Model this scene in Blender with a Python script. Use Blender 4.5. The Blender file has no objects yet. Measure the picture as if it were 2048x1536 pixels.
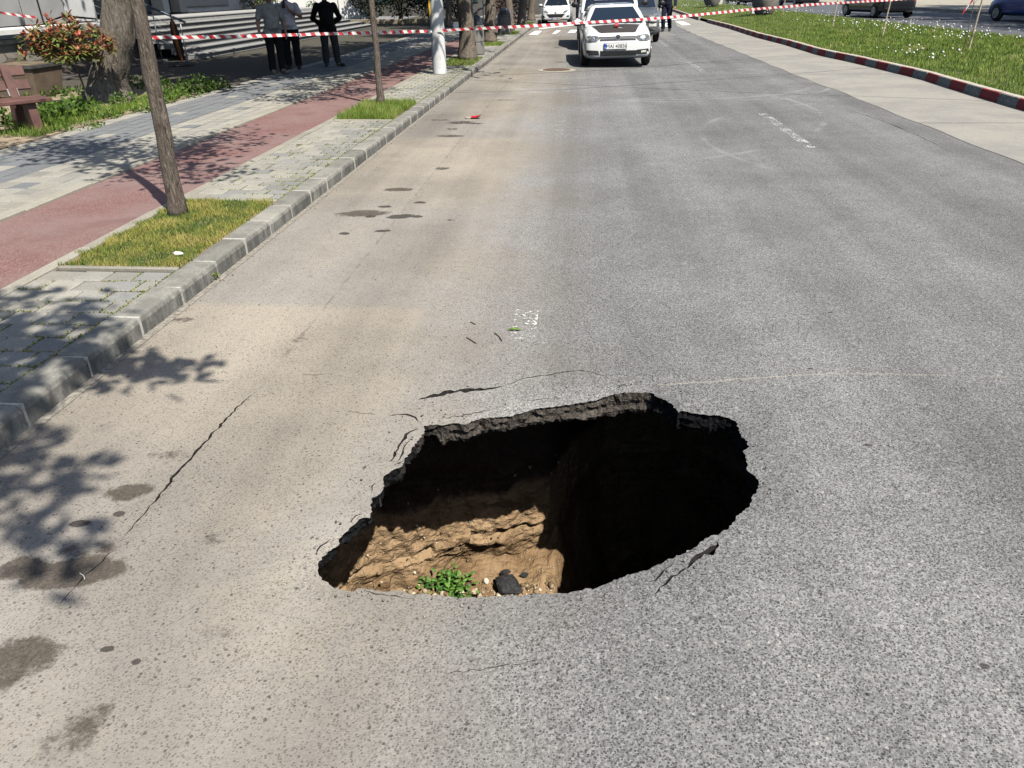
import bpy, bmesh, math, random
import numpy as np
from mathutils import Vector, Matrix, Euler, noise
from mathutils.bvhtree import BVHTree
from mathutils.geometry import delaunay_2d_cdt
random.seed(7); RNG = np.random.default_rng(7)
SC = bpy.context.scene; SC.render.engine = 'CYCLES'; COL = SC.collection
R = math.radians

# ------------------------------------------------------------------ camera
cam = bpy.data.cameras.new('camera'); camo = bpy.data.objects.new('camera', cam); COL.objects.link(camo)
cam.sensor_fit = 'HORIZONTAL'; cam.sensor_width = 36.0; cam.lens = 36.0*1500/2048
cam.clip_start = 0.05; cam.clip_end = 2000
_d = Vector((144, 793, -1500)).normalized(); _e = Vector((math.cos(R(.8)), math.sin(R(.8)), 0))
_u = _e.cross(_d).normalized(); _u = -_u if _u.y < 0 else _u
_x = _d.cross(_u)
camo.matrix_world = Matrix.Translation((0, 0, 1.75)) @ Matrix((_x, _d, _u)).to_4x4()
SC.camera = camo
CAMH = 1.75; RW = Matrix((_x, _d, _u))
def ray(px, py): return RW @ Vector((px-1024, 768-py, -1500))
def at(px, py, z=0.0):                       # photograph pixel -> point on the horizontal plane z
    w = ray(px, py); t = (z-CAMH)/w.z; return Vector((w.x*t, w.y*t, z))
def atY(px, py, Y):
    w = ray(px, py); t = Y/w.y; return Vector((w.x*t, Y, CAMH+w.z*t))
# ------------------------------------------------------------------ light
SUN_EL, SUN_AZ = R(54), math.atan2(.64, -.77)
W = bpy.data.worlds.new('World'); SC.world = W; W.use_nodes = True
_bg = W.node_tree.nodes['Background']; _sky = W.node_tree.nodes.new('ShaderNodeTexSky')
_sky.sky_type = 'NISHITA'; _sky.sun_disc = False; _sky.sun_elevation = SUN_EL; _sky.sun_rotation = SUN_AZ
_sky.air_density = 1.0; _sky.dust_density = 1.2
W.node_tree.links.new(_sky.outputs[0], _bg.inputs[0]); _bg.inputs[1].default_value = 0.075
sl = bpy.data.lights.new('sun', 'SUN'); sl.energy = 4.2; sl.angle = R(.5); sl.color = (1, .955, .88)
so = bpy.data.objects.new('sun', sl); COL.objects.link(so)
_sv = Vector((.64*math.cos(SUN_EL), -.77*math.cos(SUN_EL), math.sin(SUN_EL)))
so.rotation_euler = _sv.to_track_quat('Z', 'Y').to_euler(); so.location = (10, -10, 20)
SC.view_settings.view_transform = 'Standard'; SC.view_settings.look = 'None'
SC.view_settings.exposure = 0.86; SC.view_settings.gamma = 1.0
SC.cycles.max_bounces = 6; SC.cycles.diffuse_bounces = 0; SC.cycles.glossy_bounces = 2; SC.cycles.transmission_bounces = 3; SC.cycles.transparent_max_bounces = 6; SC.cycles.denoising_prefilter = 'NONE'; SC.cycles.caustics_reflective = False; SC.cycles.caustics_refractive = False

# ------------------------------------------------------------------ node helpers
class NT:
    def __init__(s, name):
        s.m = bpy.data.materials.new(name); s.m.use_nodes = True; s.t = s.m.node_tree
        s.b = s.t.nodes['Principled BSDF']; s._pos = None
    def n(s, typ, ins=None, **props):
        nd = s.t.nodes.new('ShaderNode'+typ)
        for k, v in props.items(): setattr(nd, k, v)
        for k, v in (ins or {}).items(): s.set(nd.inputs[k], v)
        return nd
    def set(s, sock, v):
        if isinstance(v, bpy.types.NodeSocket): s.t.links.new(v, sock)
        elif isinstance(v, (tuple, list)) and len(v) == 3 and sock.type == 'RGBA': sock.default_value = (*v, 1)
        else: sock.default_value = v
    def pos(s):
        if not s._pos: s._pos = s.n('NewGeometry').outputs['Position']
        return s._pos
    def objc(s): return s.n('TexCoord').outputs['Object']
    def rnd(s): return s.n('ObjectInfo').outputs['Random']
    def math(s, op, a, b=0.0, c=0.0, clamp=False):
        nd = s.n('Math', operation=op, use_clamp=clamp); s.set(nd.inputs[0], a); s.set(nd.inputs[1], b); s.set(nd.inputs[2], c); return nd.outputs[0]
    def mapr(s, v, a, b, c=0.0, d=1.0, smooth=True):
        nd = s.n('MapRange', interpolation_type='SMOOTHSTEP' if smooth else 'LINEAR')
        for i, q in enumerate((v, a, b, c, d)): s.set(nd.inputs[i], q)
        return nd.outputs[0]
    def noise(s, sc, det=3, co=None, rough=.55, dist=0.0):
        nd = s.n('TexNoise', {'Scale': sc, 'Detail': det, 'Roughness': rough, 'Distortion': dist}); s.set(nd.inputs['Vector'], co or s.pos()); return nd.outputs['Fac']
    def vor(s, sc, co=None, feature='F1', rand=1.0):
        nd = s.n('TexVoronoi', {'Scale': sc, 'Randomness': rand}, feature=feature); s.set(nd.inputs['Vector'], co or s.pos()); return nd
    def mapping(s, co, loc=(0,0,0), rot=(0,0,0), sc=(1,1,1), typ='POINT'):
        nd = s.n('Mapping', vector_type=typ); s.set(nd.inputs['Vector'], co)
        nd.inputs['Location'].default_value = loc; nd.inputs['Rotation'].default_value = rot; nd.inputs['Scale'].default_value = sc; return nd.outputs[0]
    def mix(s, f, a, b, blend='MIX'):
        nd = s.n('Mix', data_type='RGBA', blend_type=blend); s.set(nd.inputs[0], f); s.set(nd.inputs[6], a); s.set(nd.inputs[7], b); return nd.outputs[2]
    def ramp(s, v, stops):
        nd = s.n('ValToRGB'); s.set(nd.inputs[0], v); e = nd.color_ramp.elements
        while len(e) < len(stops): e.new(.5)
        for el, (p, c) in zip(e, stops): el.position = p; el.color = (*c, 1) if len(c) == 3 else c
        return nd.outputs[0]
    def sep(s, v):
        nd = s.n('SeparateXYZ'); s.set(nd.inputs[0], v); return nd.outputs
    def bump(s, h, strength=.5, dist=.01):
        nd = s.n('Bump', {'Strength': strength, 'Distance': dist}); s.set(nd.inputs['Height'], h); s.set(s.b.inputs['Normal'], nd.outputs[0])
    def out(s, col=None, rough=None, metal=None, spec=None, coat=None):
        if col is not None: s.set(s.b.inputs['Base Color'], col)
        if rough is not None: s.set(s.b.inputs['Roughness'], rough)
        if metal is not None: s.set(s.b.inputs['Metallic'], metal)
        if spec is not None: s.set(s.b.inputs['Specular IOR Level'], spec)
        if coat is not None: s.set(s.b.inputs['Coat Weight'], coat)
        return s.m

def simple(name, col, rough=.6, var=.25, sc=8, det=4, metal=0, spec=.4, bump=0, bsc=60, coat=None, obj=False, rnd=0.0):
    t = NT(name); co = t.objc() if obj else t.pos()
    a = tuple(max(0, c*(1-var)) for c in col); b = tuple(min(1, c*(1+var)) for c in col)
    c = t.ramp(t.noise(sc, det, co), [(.3, a), (.7, b)])
    if rnd:
        v = t.mapr(t.rnd(), 0, 1, 1-rnd, 1+rnd, False); c = t.mix(1.0, c, t.n('CombineColor', {0: v, 1: v, 2: v}).outputs[0], 'MULTIPLY')
    if bump: t.bump(t.noise(bsc, 4, co), bump, .01)
    return t.out(c, rough, metal, spec, coat)

# ------------------------------------------------------------------ mesh helpers
class MB:
    def __init__(s): s.v = []; s.f = []; s.mi = []
    def add(s, v, f, mi=0):
        o = len(s.v); s.v += [tuple(p) for p in v]; s.f += [tuple(i+o for i in q) for q in f]; s.mi += [mi]*len(f); return s
    def box(s, c, d, rot=None, mi=0, taper=(1, 1)):
        x, y, z = (q/2 for q in d); tx, ty = taper
        v = [Vector(p) for p in ((-x,-y,-z),(x,-y,-z),(x,y,-z),(-x,y,-z),(-x*tx,-y*ty,z),(x*tx,-y*ty,z),(x*tx,y*ty,z),(-x*tx,y*ty,z))]
        if rot: M = Euler(rot).to_matrix(); v = [M @ p for p in v]
        c = Vector(c); return s.add([p+c for p in v], [(0,3,2,1),(4,5,6,7),(0,1,5,4),(1,2,6,5),(2,3,7,6),(3,0,4,7)], mi)
    def cbox(s, c, d, b=.01, rot=None, mi=0):
        x, y, z = (q/2 for q in d); pts = []
        for sx in (-1, 1):
            for sy in (-1, 1):
                for sz in (-1, 1): pts += [(sx*(x-b), sy*(y-b), sz*z), (sx*(x-b), sy*y, sz*(z-b)), (sx*x, sy*(y-b), sz*(z-b))]
        bm = bmesh.new(); [bm.verts.new(p) for p in pts]; bmesh.ops.convex_hull(bm, input=bm.verts)
        bmesh.ops.dissolve_limit(bm, angle_limit=.01, verts=bm.verts, edges=bm.edges); bm.verts.index_update()
        M = Euler(rot).to_matrix() if rot else Matrix.Identity(3); cv = Vector(c)
        v = [M @ q.co + cv for q in bm.verts]; f = [[q.index for q in fa.verts] for fa in bm.faces]; bm.free()
        return s.add(v, f, mi)
    def tube(s, pts, rad, n=8, cap=True, mi=0, ry=None):
        pts = [Vector(p) for p in pts]; rad = [rad]*len(pts) if isinstance(rad, (int, float)) else rad
        V = []; F = []; ref = None
        for i, p in enumerate(pts):
            t = (pts[min(i+1, len(pts)-1)]-pts[max(i-1, 0)]).normalized()
            if ref is None: ref = Vector((1, 0, 0)) if abs(t.x) < .8 else Vector((0, 1, 0))
            a = (ref - t*ref.dot(t)).normalized(); b = t.cross(a); ref = a
            for k in range(n):
                q = 2*math.pi*k/n; V.append(p + a*math.cos(q)*rad[i] + b*math.sin(q)*(rad[i] if ry is None else ry[i]))
        for i in range(len(pts)-1):
            for k in range(n): F.append((i*n+k, i*n+(k+1) % n, (i+1)*n+(k+1) % n, (i+1)*n+k))
        if cap: F.append(tuple(range(n-1, -1, -1))); F.append(tuple((len(pts)-1)*n+k for k in range(n)))
        return s.add(V, F, mi)
    def lathe(s, prof, n=20, c=(0,0,0), mi=0, axis='z', sy=1.0):
        V = []; F = []
        for r, z in prof:
            for k in range(n):
                q = 2*math.pi*k/n; p = (r*math.cos(q), r*math.sin(q)*sy, z)
                if axis == 'x': p = (p[2], p[0], p[1])
                V.append((p[0]+c[0], p[1]+c[1], p[2]+c[2]))
        for i in range(len(prof)-1):
            for k in range(n): F.append((i*n+k, i*n+(k+1) % n, (i+1)*n+(k+1) % n, (i+1)*n+k))
        F.append(tuple(range(n-1, -1, -1))); F.append(tuple((len(prof)-1)*n+k for k in range(n)))
        return s.add(V, F, mi)
    def prism(s, poly, z0, z1, mi=0):
        n = len(poly); V = [(p[0], p[1], z0) for p in poly]+[(p[0], p[1], z1) for p in poly]
        F = [tuple(range(n-1, -1, -1)), tuple(range(n, 2*n))]+[(i, (i+1) % n, n+(i+1) % n, n+i) for i in range(n)]
        return s.add(V, F, mi)
    def blob(s, c, r, n=10, m=6, jit=0.0, mi=0, rot=None):
        r = r if isinstance(r, (tuple, list)) else (r, r, r); V = []; F = []; M = Euler(rot).to_matrix() if rot else None
        for i in range(m+1):
            ph = math.pi*i/m
            for k in range(n):
                q = 2*math.pi*k/n; j = 1+random.uniform(-jit, jit)
                p = Vector((r[0]*math.sin(ph)*math.cos(q)*j, r[1]*math.sin(ph)*math.sin(q)*j, r[2]*math.cos(ph)*j))
                if M: p = M @ p
                V.append(p+Vector(c))
        for i in range(m):
            for k in range(n): F.append((i*n+k, (i+1)*n+k, (i+1)*n+(k+1) % n, i*n+(k+1) % n))
        return s.add(V, F, mi)
    def mesh(s, name, mats, smooth=False):
        me = bpy.data.meshes.new(name); me.from_pydata(s.v, [], s.f)
        for m in (mats if isinstance(mats, (list, tuple)) else [mats]): me.materials.append(m)
        if any(s.mi): me.polygons.foreach_set('material_index', s.mi)
        if smooth: me.polygons.foreach_set('use_smooth', [True]*len(s.f))
        me.validate(); me.update(); return me
    def build(s, name, mats, parent=None, smooth=False, loc=None, **tg):
        return obj(name, s.mesh(name, mats, smooth), parent, loc, **tg)
def tag(o, label=None, cat=None, group=None, kind=None):
    for k, v in (('label', label), ('category', cat), ('group', group), ('kind', kind)):
        if v: o[k] = v
    return o
def obj(name, me, parent=None, loc=None, label=None, cat=None, group=None, kind=None, rot=None):
    o = bpy.data.objects.new(name, me); COL.objects.link(o)
    if parent: o.parent = parent
    if loc is not None: o.location = loc
    if rot is not None: o.rotation_euler = rot
    return tag(o, label, cat, group, kind)
def thing(name, loc, label, cat, group=None, rz=0, kind=None):
    o = obj(name, None, None, loc, label, cat, group, kind); o.rotation_euler = (0, 0, rz); o.empty_display_size = .2; return o
def npmesh(name, V, F, mats, tint=None, smooth=False):
    """fast mesh from numpy: F an (n,k) array"""
    me = bpy.data.meshes.new(name); n, k = F.shape
    me.vertices.add(len(V)); me.vertices.foreach_set('co', np.ascontiguousarray(V, dtype=np.float32).ravel())
    me.loops.add(n*k); me.loops.foreach_set('vertex_index', np.ascontiguousarray(F, dtype=np.int32).ravel())
    me.polygons.add(n); me.polygons.foreach_set('loop_start', np.arange(0, n*k, k, dtype=np.int32))
    me.update(calc_edges=True)
    for m in (mats if isinstance(mats, (list, tuple)) else [mats]): me.materials.append(m)
    if tint is not None:
        a = me.attributes.new('tint', 'FLOAT', 'POINT'); a.data.foreach_set('value', np.ascontiguousarray(tint, dtype=np.float32))
    if smooth: me.polygons.foreach_set('use_smooth', np.ones(n, dtype=bool))
    me.validate(); return me
def pip(pts, poly):
    x, y = pts[:, 0], pts[:, 1]; r = np.zeros(len(pts), bool); n = len(poly)
    for i in range(n):
        x1, y1 = poly[i]; x2, y2 = poly[(i+1) % n]
        c = ((y1 > y) != (y2 > y))
        with np.errstate(divide='ignore', invalid='ignore'): xi = (x2-x1)*(y-y1)/(y2-y1)+x1
        r ^= c & (x < xi)
    return r
def tintmat(name, stops, rough=.6, trans=0.0, spec=.3):
    t = NT(name); a = t.n('Attribute', attribute_name='tint').outputs['Fac']
    c = t.ramp(a, stops); t.out(c, rough, None, spec)
    if trans:
        tr = t.n('BsdfTranslucent'); t.set(tr.inputs[0], t.mix(.5, c, (.35, .5, .05), 'MULTIPLY') if False else c)
        mx = t.n('MixShader', {0: trans}); t.t.links.new(t.b.outputs[0], mx.inputs[1]); t.t.links.new(tr.outputs[0], mx.inputs[2])
        t.t.links.new(mx.outputs[0], t.t.nodes['Material Output'].inputs[0])
    return t.m

# ------------------------------------------------------------------ road material
def road_material():
    t = NT('worn_asphalt'); P = t.pos(); x, y, z = t.sep(P); P2 = t.mapping(P, sc=(1, 1, 0))
    A = {k: t.n('Attribute', attribute_name=k).outputs['Fac'] for k in ('soft', 'hard', 'mud')}
    # aggregate: fine light matrix, dark pits and grains of several sizes, sparse larger stones
    v1 = t.vor(150, P2); v3 = t.vor(62, P2); nz = t.noise(330, 2, P2, .75)
    c1 = t.sep(v1.outputs['Color']); s1 = c1[0]; blot = t.noise(.6, 4, P2, .6); clump = t.noise(4.5, 3, P2)
    agg = t.math('ADD', t.math('MULTIPLY', s1, .35), t.math('MULTIPLY', nz, .65))
    stone = t.ramp(agg, [(.25, (.110, .109, .107)), (.45, (.195, .192, .185)), (.62, (.285, .278, .263)), (.82, (.41, .40, .375))])
    thr = t.mapr(clump, .3, .7, .46, .74)
    pit = t.math('MULTIPLY', t.mapr(t.math('SUBTRACT', c1[1], thr), .04, -.04), t.mapr(v1.outputs['Distance'], .56, .42))
    stone = t.mix(t.math('MULTIPLY', pit, .80), stone, t.ramp(c1[2], [(.1, (.028, .028, .029)), (.6, (.068, .068, .070)), (.95, (.125, .123, .118))]))
    s3 = t.sep(v3.outputs['Color'])
    bigst = t.math('MULTIPLY', t.mapr(s3[0], .88, .90), t.mapr(v3.outputs['Distance'], .36, .28))
    stone = t.mix(t.math('MULTIPLY', bigst, .8), stone, t.mix(t.mapr(s3[1], .78, .8), (.040, .041, .043), (.44, .425, .38)))
    # large worn bands along the traffic direction
    band = t.noise(1.0, 3, t.mapping(P, sc=(1.3, .05, 0)), .6)
    wear = t.math('MULTIPLY', t.math('ADD', t.mapr(band, .3, .72, .74, 1.06), t.mapr(blot, .3, .7, -.13, .13)), t.mapr(x, .2, 3.4, .98, .84))
    # dust blown to the parking side, patchy
    xx = t.math('ADD', x, t.math('MULTIPLY', t.math('SUBTRACT', blot, .5), 2.2))
    xx = t.math('ADD', xx, t.math('MULTIPLY', t.math('SUBTRACT', band, .5), .8))
    dust = t.math('MULTIPLY', t.mapr(xx, .25, -1.0), .80)
    n4 = t.noise(11, 4, P2, .7); nx_ = t.math('MULTIPLY', t.math('SUBTRACT', n4, .5), .10)
    xr = t.math('ADD', x, nx_); yr = t.math('ADD', y, nx_)
    rect = t.math('MULTIPLY', t.mapr(xr, -.88, -.97), t.math('MULTIPLY', t.mapr(yr, 4.33, 4.22), t.mapr(yr, 1.9, 2.9)))
    rect2 = t.math('MULTIPLY', t.mapr(xr, -.68, -.84), t.math('MULTIPLY', t.mapr(yr, 10.4, 10.1), t.mapr(yr, 6.2, 7.6)))
    rect = t.math('MULTIPLY', t.math('MAXIMUM', rect, rect2), t.mapr(blot, .3, .6, .35, .8))
    tan = t.mix(blot, (.298, .262, .215), (.262, .242, .212))
    tan = t.mix(t.mapr(n4, .35, .7, .0, .28), tan, (.33, .295, .24))
    mud = t.mapr(t.math('ADD', A['mud'], t.math('MULTIPLY', t.math('SUBTRACT', n4, .5), .9)), .2, .8, 0, .50)
    mud = t.math('MAXIMUM', mud, t.math('MULTIPLY', rect, .85))
    tan = t.mix(mud, tan, (.365, .31, .23))
    tan = t.mix(t.math('MULTIPLY', t.math('MULTIPLY', pit, t.mapr(c1[2], .42, .25)), .45), tan, (.085, .074, .062)); tan = t.mix(t.math('MULTIPLY', bigst, .7), tan, (.06, .054, .047))
    tan = t.mix(t.mapr(nz, .42, .28, 0, .35), tan, (.16, .14, .115))
    colr = t.mix(t.math('MAXIMUM', dust, mud), stone, tan)
    colr = t.mix(1.0, colr, t.n('CombineColor', {0: wear, 1: wear, 2: wear}).outputs[0], 'MULTIPLY')
    # oil spots and damp patches: fields stored on the mesh, edges broken up by noise
    fn = t.math('SUBTRACT', t.noise(13, 5, P2, .72), .5)
    soft = t.mapr(t.math('ADD', A['soft'], t.math('MULTIPLY', fn, 1.5)), .16, .52, 0, .94)
    hard = t.mapr(t.math('ADD', A['hard'], t.math('MULTIPLY', fn, 1.5)), .30, .46, 0, .85)
    colr = t.mix(t.math('MULTIPLY', soft, t.mapr(agg, .3, .7, 1, .82)), colr, (.062, .049, .037))
    colr = t.mix(hard, colr, (.034, .029, .025))
    seam = t.math('MULTIPLY', t.mapr(t.math('ABSOLUTE', t.math('SUBTRACT', t.math('ADD', x, t.math('MULTIPLY', nx_, .5)), -1.56)), .004, .014, 1, 0), t.math('MULTIPLY', t.mapr(y, 3.1, 3.6), t.mapr(clump, .4, .6, 0, .45)))
    colr = t.mix(seam, colr, (.10, .088, .072))
    # pale arcs left by turning tyres
    arcs = None
    for cx_, cy_, r_ in [(1.6, 17.2, 3.1), (1.75, 17.1, 3.28), (5.2, 10.2, 3.6), (-1.0, 13.0, 4.7)]:
        d = t.n('VectorMath', {1: (cx_, cy_, 0)}, operation='DISTANCE'); t.set(d.inputs[0], P2)
        g = t.mapr(t.math('ABSOLUTE', t.math('SUBTRACT', d.outputs['Value'], r_)), .015, .06, 1, 0, False); arcs = g if arcs is None else t.math('MAXIMUM', arcs, g)
    arcs = t.math('MULTIPLY', t.math('MULTIPLY', arcs, t.mapr(blot, .46, .58, 0, .30)), t.mapr(y, 7, 10))
    colr = t.mix(arcs, colr, (.34, .335, .315))
    # old whitish joint running from the hole to the right
    j = t.mapr(t.math('ABSOLUTE', t.math('SUBTRACT', t.math('SUBTRACT', y, 3.36), t.math('ADD', t.math('MULTIPLY', t.math('SUBTRACT', n4, .5), .07), t.math('MULTIPLY', t.mapr(x, .3, 1.5), .17)))), .002, .011, 1, 0)
    j = t.math('MULTIPLY', t.math('MULTIPLY', j, t.mapr(x, .38, .5)), t.math('MULTIPLY', t.mapr(x, .9, 2.4, .5, .08), t.mapr(nz, .35, .6)))
    colr = t.mix(j, colr, (.48, .43, .33))
    t.bump(t.math('ADD', t.math('MULTIPLY', pit, -1.0), nz), .5, .003)
    return t.out(colr, .82, spec=.25)
# px, py, rx, ry, rot, soft?, weight
STAINS = [(150,1145,.21,.10,14,1,.85),(40,1137,.10,.075,0,1,.7),(255,985,.13,.07,12,1,.62),(160,1047,.062,.030,4,0,.8),(240,1027,.035,.026,0,0,.75),
 (30,1320,.15,.13,0,1,.62),(150,1465,.09,.14,-30,1,.36),(213,1298,.030,.022,0,0,.62),(272,1324,.020,.018,0,0,.6),(440,1075,.08,.06,0,1,.22),(430,1260,.12,.09,0,1,.22),
 (725,427,.30,.14,5,1,.62),(800,433,.16,.10,20,0,.92),(765,462,.09,.05,10,0,.9),(688,467,.07,.05,0,0,.8),(770,413,.10,.06,0,0,.75),(885,337,.15,.11,0,0,.62),(797,379,.18,.10,0,1,.75),(835,433,.07,.06,0,0,.85),(742,433,.07,.05,0,0,.85),(840,405,.09,.06,0,0,.7),
 (920,245,.30,.24,0,0,.55),(905,258,.14,.10,0,0,.55),(900,272,.25,.12,0,1,.6),(950,247,.22,.10,0,0,.6),(880,240,.3,.1,0,1,.4),(1735,890,.03,.02,0,0,.55),(1970,1332,.022,.016,0,0,.7),(1620,737,.03,.02,0,0,.4),(1290,900,.02,.02,0,0,.3),
 (905,440,.06,.05,0,0,.35),(365,640,.09,.07,0,1,.4),(340,910,.14,.05,0,1,.3),(170,1100,.14,.06,10,1,.38),(1010,200,.3,.2,0,1,.3),(1565,590,.03,.02,0,0,.35),(1920,1220,.03,.02,0,0,.4),(1735,1380,.02,.02,0,0,.3),(1660,625,.03,.02,0,0,.35),(600,680,.10,.05,0,1,.25)]
MUD = [(-1.05,3.5,.42,1.3,.8), (-1.25,2.5,.5,.9,.7), (-.8,1.75,.7,.6,.6), (-.95,8.6,.6,2.4,.8), (-1.5,13.2,1.0,2.2,.7), (-.85,5.2,.6,.9,.5), (-1.6,18,1.0,4,.75), (-1.9,5.5,.5,1.2,.45), (-1.5,1.2,.7,.5,.4)]
M_ROAD = road_material()
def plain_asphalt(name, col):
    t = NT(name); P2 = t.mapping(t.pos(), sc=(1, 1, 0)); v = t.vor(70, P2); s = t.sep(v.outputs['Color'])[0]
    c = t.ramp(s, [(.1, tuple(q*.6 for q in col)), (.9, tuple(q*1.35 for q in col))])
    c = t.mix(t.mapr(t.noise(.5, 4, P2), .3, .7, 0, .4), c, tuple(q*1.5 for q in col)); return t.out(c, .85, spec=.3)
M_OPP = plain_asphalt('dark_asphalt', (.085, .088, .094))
def soil_material():
    t = NT('clay_soil'); P = t.pos(); z = t.sep(P)[2]
    n1 = t.noise(3.2, 6, t.mapping(P, sc=(1, 1, .45)), .62); n2 = t.noise(16, 6, P, .65); v = t.vor(55, P)
    c = t.ramp(n1, [(.28, (.15, .092, .046)), (.5, (.27, .178, .098)), (.72, (.39, .27, .158))])
    pit_shade = t.mapr(t.math('ADD', z, t.math('MULTIPLY', t.math('SUBTRACT', n1, .5), .3)), -1.07, -.99)  # upper walls darkened in colour to stand in for shade below the slab
    lay = t.mapr(t.math('ADD', z, t.math('MULTIPLY', n1, .25)), -1.42, -1.30)
    c = t.mix(t.math('MULTIPLY', lay, .35), c, (.44, .31, .185))
    c = t.mix(t.mapr(n2, .52, .75, 0, .6), c, (.070, .040, .020))
    peb = t.math('MULTIPLY', t.mapr(t.sep(v.outputs['Color'])[0], .87, .9), t.mapr(v.outputs['Distance'], .45, .3))
    c = t.mix(t.math('MULTIPLY', peb, .7), c, (.42, .34, .23))
    c = t.mix(t.math('MULTIPLY', pit_shade, .9), c, t.mix(n2, (.016, .014, .012), (.04, .034, .028)))
    t.bump(t.math('ADD', n2, t.math('MULTIPLY', peb, .5)), .9, .05)
    return t.out(c, .95, spec=.15)
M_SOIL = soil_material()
M_BITUM = simple('broken_asphalt', (.022, .022, .024), .75, .6, 60, 5, bump=.9, bsc=90, spec=.35)
M_CRACK = simple('crack_inside', (.018, .016, .014), .95, .4, 40)

# ------------------------------------------------------------------ sinkhole outline and cracks
RIM_PX = [(634,1137),(636,1115),(655,1094),(675,1080),(677,1067),(694,1052),(712,1036),(725,1028),(740,1028),(743,1015),(741,990),(759,980),(768,962),(767,945),(777,938),(803,927),(807,910),(821,889),(828,876),(842,863),(847,850),(846,839),
 (860,836),(882,836),(906,832),(929,836),(961,827),(991,824),(1020,821),(1049,814),(1072,806),(1098,802),(1122,799),(1157,795),(1190,790),(1213,783),(1242,777),(1275,774),(1304,775),(1315,785),(1333,790),(1346,798),(1358,813),(1367,809),(1392,814),(1418,818),(1440,819),(1460,824),(1473,831),(1480,845),(1486,862),(1499,870),(1497,886),(1488,892),(1496,909),(1497,928),(1514,941),(1520,954),(1515,977),(1504,988),(1501,1003),(1488,1014),(1473,1024),(1470,1037),(1460,1050),(1442,1060),(1418,1067),(1401,1075),(1388,1086),(1366,1097),(1340,1107),(1323,1117),(1301,1128),(1275,1136),(1245,1146),(1219,1158),(1193,1169),(1157,1172),(1128,1179),(1099,1180),(1073,1179),(1056,1181),(991,1185),(945,1185),(909,1186),(870,1182),(834,1180),(795,1171),(756,1171),(724,1168),(698,1174),(665,1166),(649,1153),(637,1143)]
def densify(poly, step, jit, seed, closed=True):
    out = []; n = len(poly); rnd = random.Random(seed)
    for i in range(n if closed else n-1):
        a = Vector(poly[i][:2]); b = Vector(poly[(i+1) % n][:2]); k = max(1, int((b-a).length/step)); d = (b-a)
        nn = Vector((-d.y, d.x)).normalized() if d.length > 1e-6 else Vector((0, 0))
        for j in range(k):
            p = a.lerp(b, j/k); out.append(p + nn*rnd.uniform(-jit, jit)*(1 if j else .4))
    if not closed: out.append(Vector(poly[-1][:2]))
    return out
RIM = densify([at(*p) for p in RIM_PX], .011, .0055, 3)
def crack_poly(px, w, seed, jit=.006, step=.02):
    line = densify([at(*p) for p in px], step, jit, seed, False); rnd = random.Random(seed+50); n = len(line); L = []; Rr = []
    for i, p in enumerate(line):
        d = line[min(i+1, n-1)]-line[max(i-1, 0)]; nn = Vector((-d.y, d.x)).normalized(); u = i/(n-1)
        ww = w*(math.sin(math.pi*min(1, max(0, u)))**.6 if 0 < i < n-1 else 0)*rnd.uniform(.35, 1.25)*.5
        L.append(p+nn*ww); Rr.append(p-nn*ww)
    return L + Rr[-2:0:-1]
CRACKS = [crack_poly(*a) for a in [
 ([(515,780),(485,805),(455,835),(430,862),(405,890),(380,920),(350,950),(330,978),(315,995),(295,1020),(275,1040),(255,1065),(240,1085)], .013, 1),
 ([(236,1092),(205,1122),(170,1150),(140,1185),(110,1220)], .006, 2),
 ([(835,797),(868,790),(900,783),(930,781),(960,778),(985,776),(1012,770)], .036, 3, .008),
 ([(1000,773),(1040,758),(1080,750),(1120,745),(1160,740),(1195,747),(1232,758)], .008, 4),
 ([(778,831),(795,827),(812,826),(830,830),(842,836)], .012, 5),
 ([(836,846),(818,858),(800,880),(788,903),(780,920)], .014, 6),
 ([(752,958),(744,966),(741,982)], .008, 7),
 ([(1437,1078),(1428,1090),(1420,1098),(1400,1104),(1386,1112),(1382,1124),(1375,1134)], .034, 8, .008),
 ([(1380,1128),(1362,1140),(1345,1150),(1330,1165),(1308,1188)], .010, 9),
 ([(600,749),(630,750),(652,749)], .006, 10),
 ([(690,822),(720,826),(755,828)], .005, 11),
 ([(1676,212),(1760,240),(1830,268),(1905,305)], .014, 12, .01, .2),
 ([(720,1172),(750,1180),(790,1182),(825,1190)], .006, 13),
 ([(818,905),(800,915),(786,930)], .006, 14),
 ([(822,868),(808,884),(802,902),(794,915)], .008, 16), ([(765,975),(752,985),(748,1000)], .006, 17), ([(630,1105),(640,1085),(660,1070)], .006, 18), ([(700,1040),(712,1026),(730,1020)], .010, 19), ([(1230,768),(1248,765),(1262,766)], .010, 20), ([(1350,1118),(1330,1132),(1318,1150),(1300,1160)], .007, 21), ([(880,826),(940,822),(985,814)], .006, 22), ([(1040,800),(1090,790),(1130,788)], .005, 23),
 ([(880,1345),(960,1340),(1050,1325),(1110,1310)], .0035, 15),
]]
EDGE_R = [(4.45,-4),(4.6,2),(4.75,6)]+[(p.x, p.y) for p in (at(*q) for q in [(2048,325),(1827,239),(1759,213),(1700,188),(1640,167),(1589,147),(1456,94),(1398,71),(1356,52)])]+[(6.3,60),(6.5,120)]
MED_L = [(6.45,-4),(6.6,4),(6.75,9)]+[(p.x, p.y) for p in (at(*q) for q in [(2048,223),(1951,194),(1893,176),(1841,159),(1775,143),(1706,126),(1640,112),(1573,91),(1515,76),(1456,57)])]+[(6.58,46),(6.6,52),(6.95,65),(7.1,120)]
def interp(pl, y):
    for (x0, y0), (x1, y1) in zip(pl, pl[1:]):
        if y <= y1: return x0+(x1-x0)*(y-y0)/(y1-y0)
    return pl[-1][0]
KX = -2.47
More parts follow.
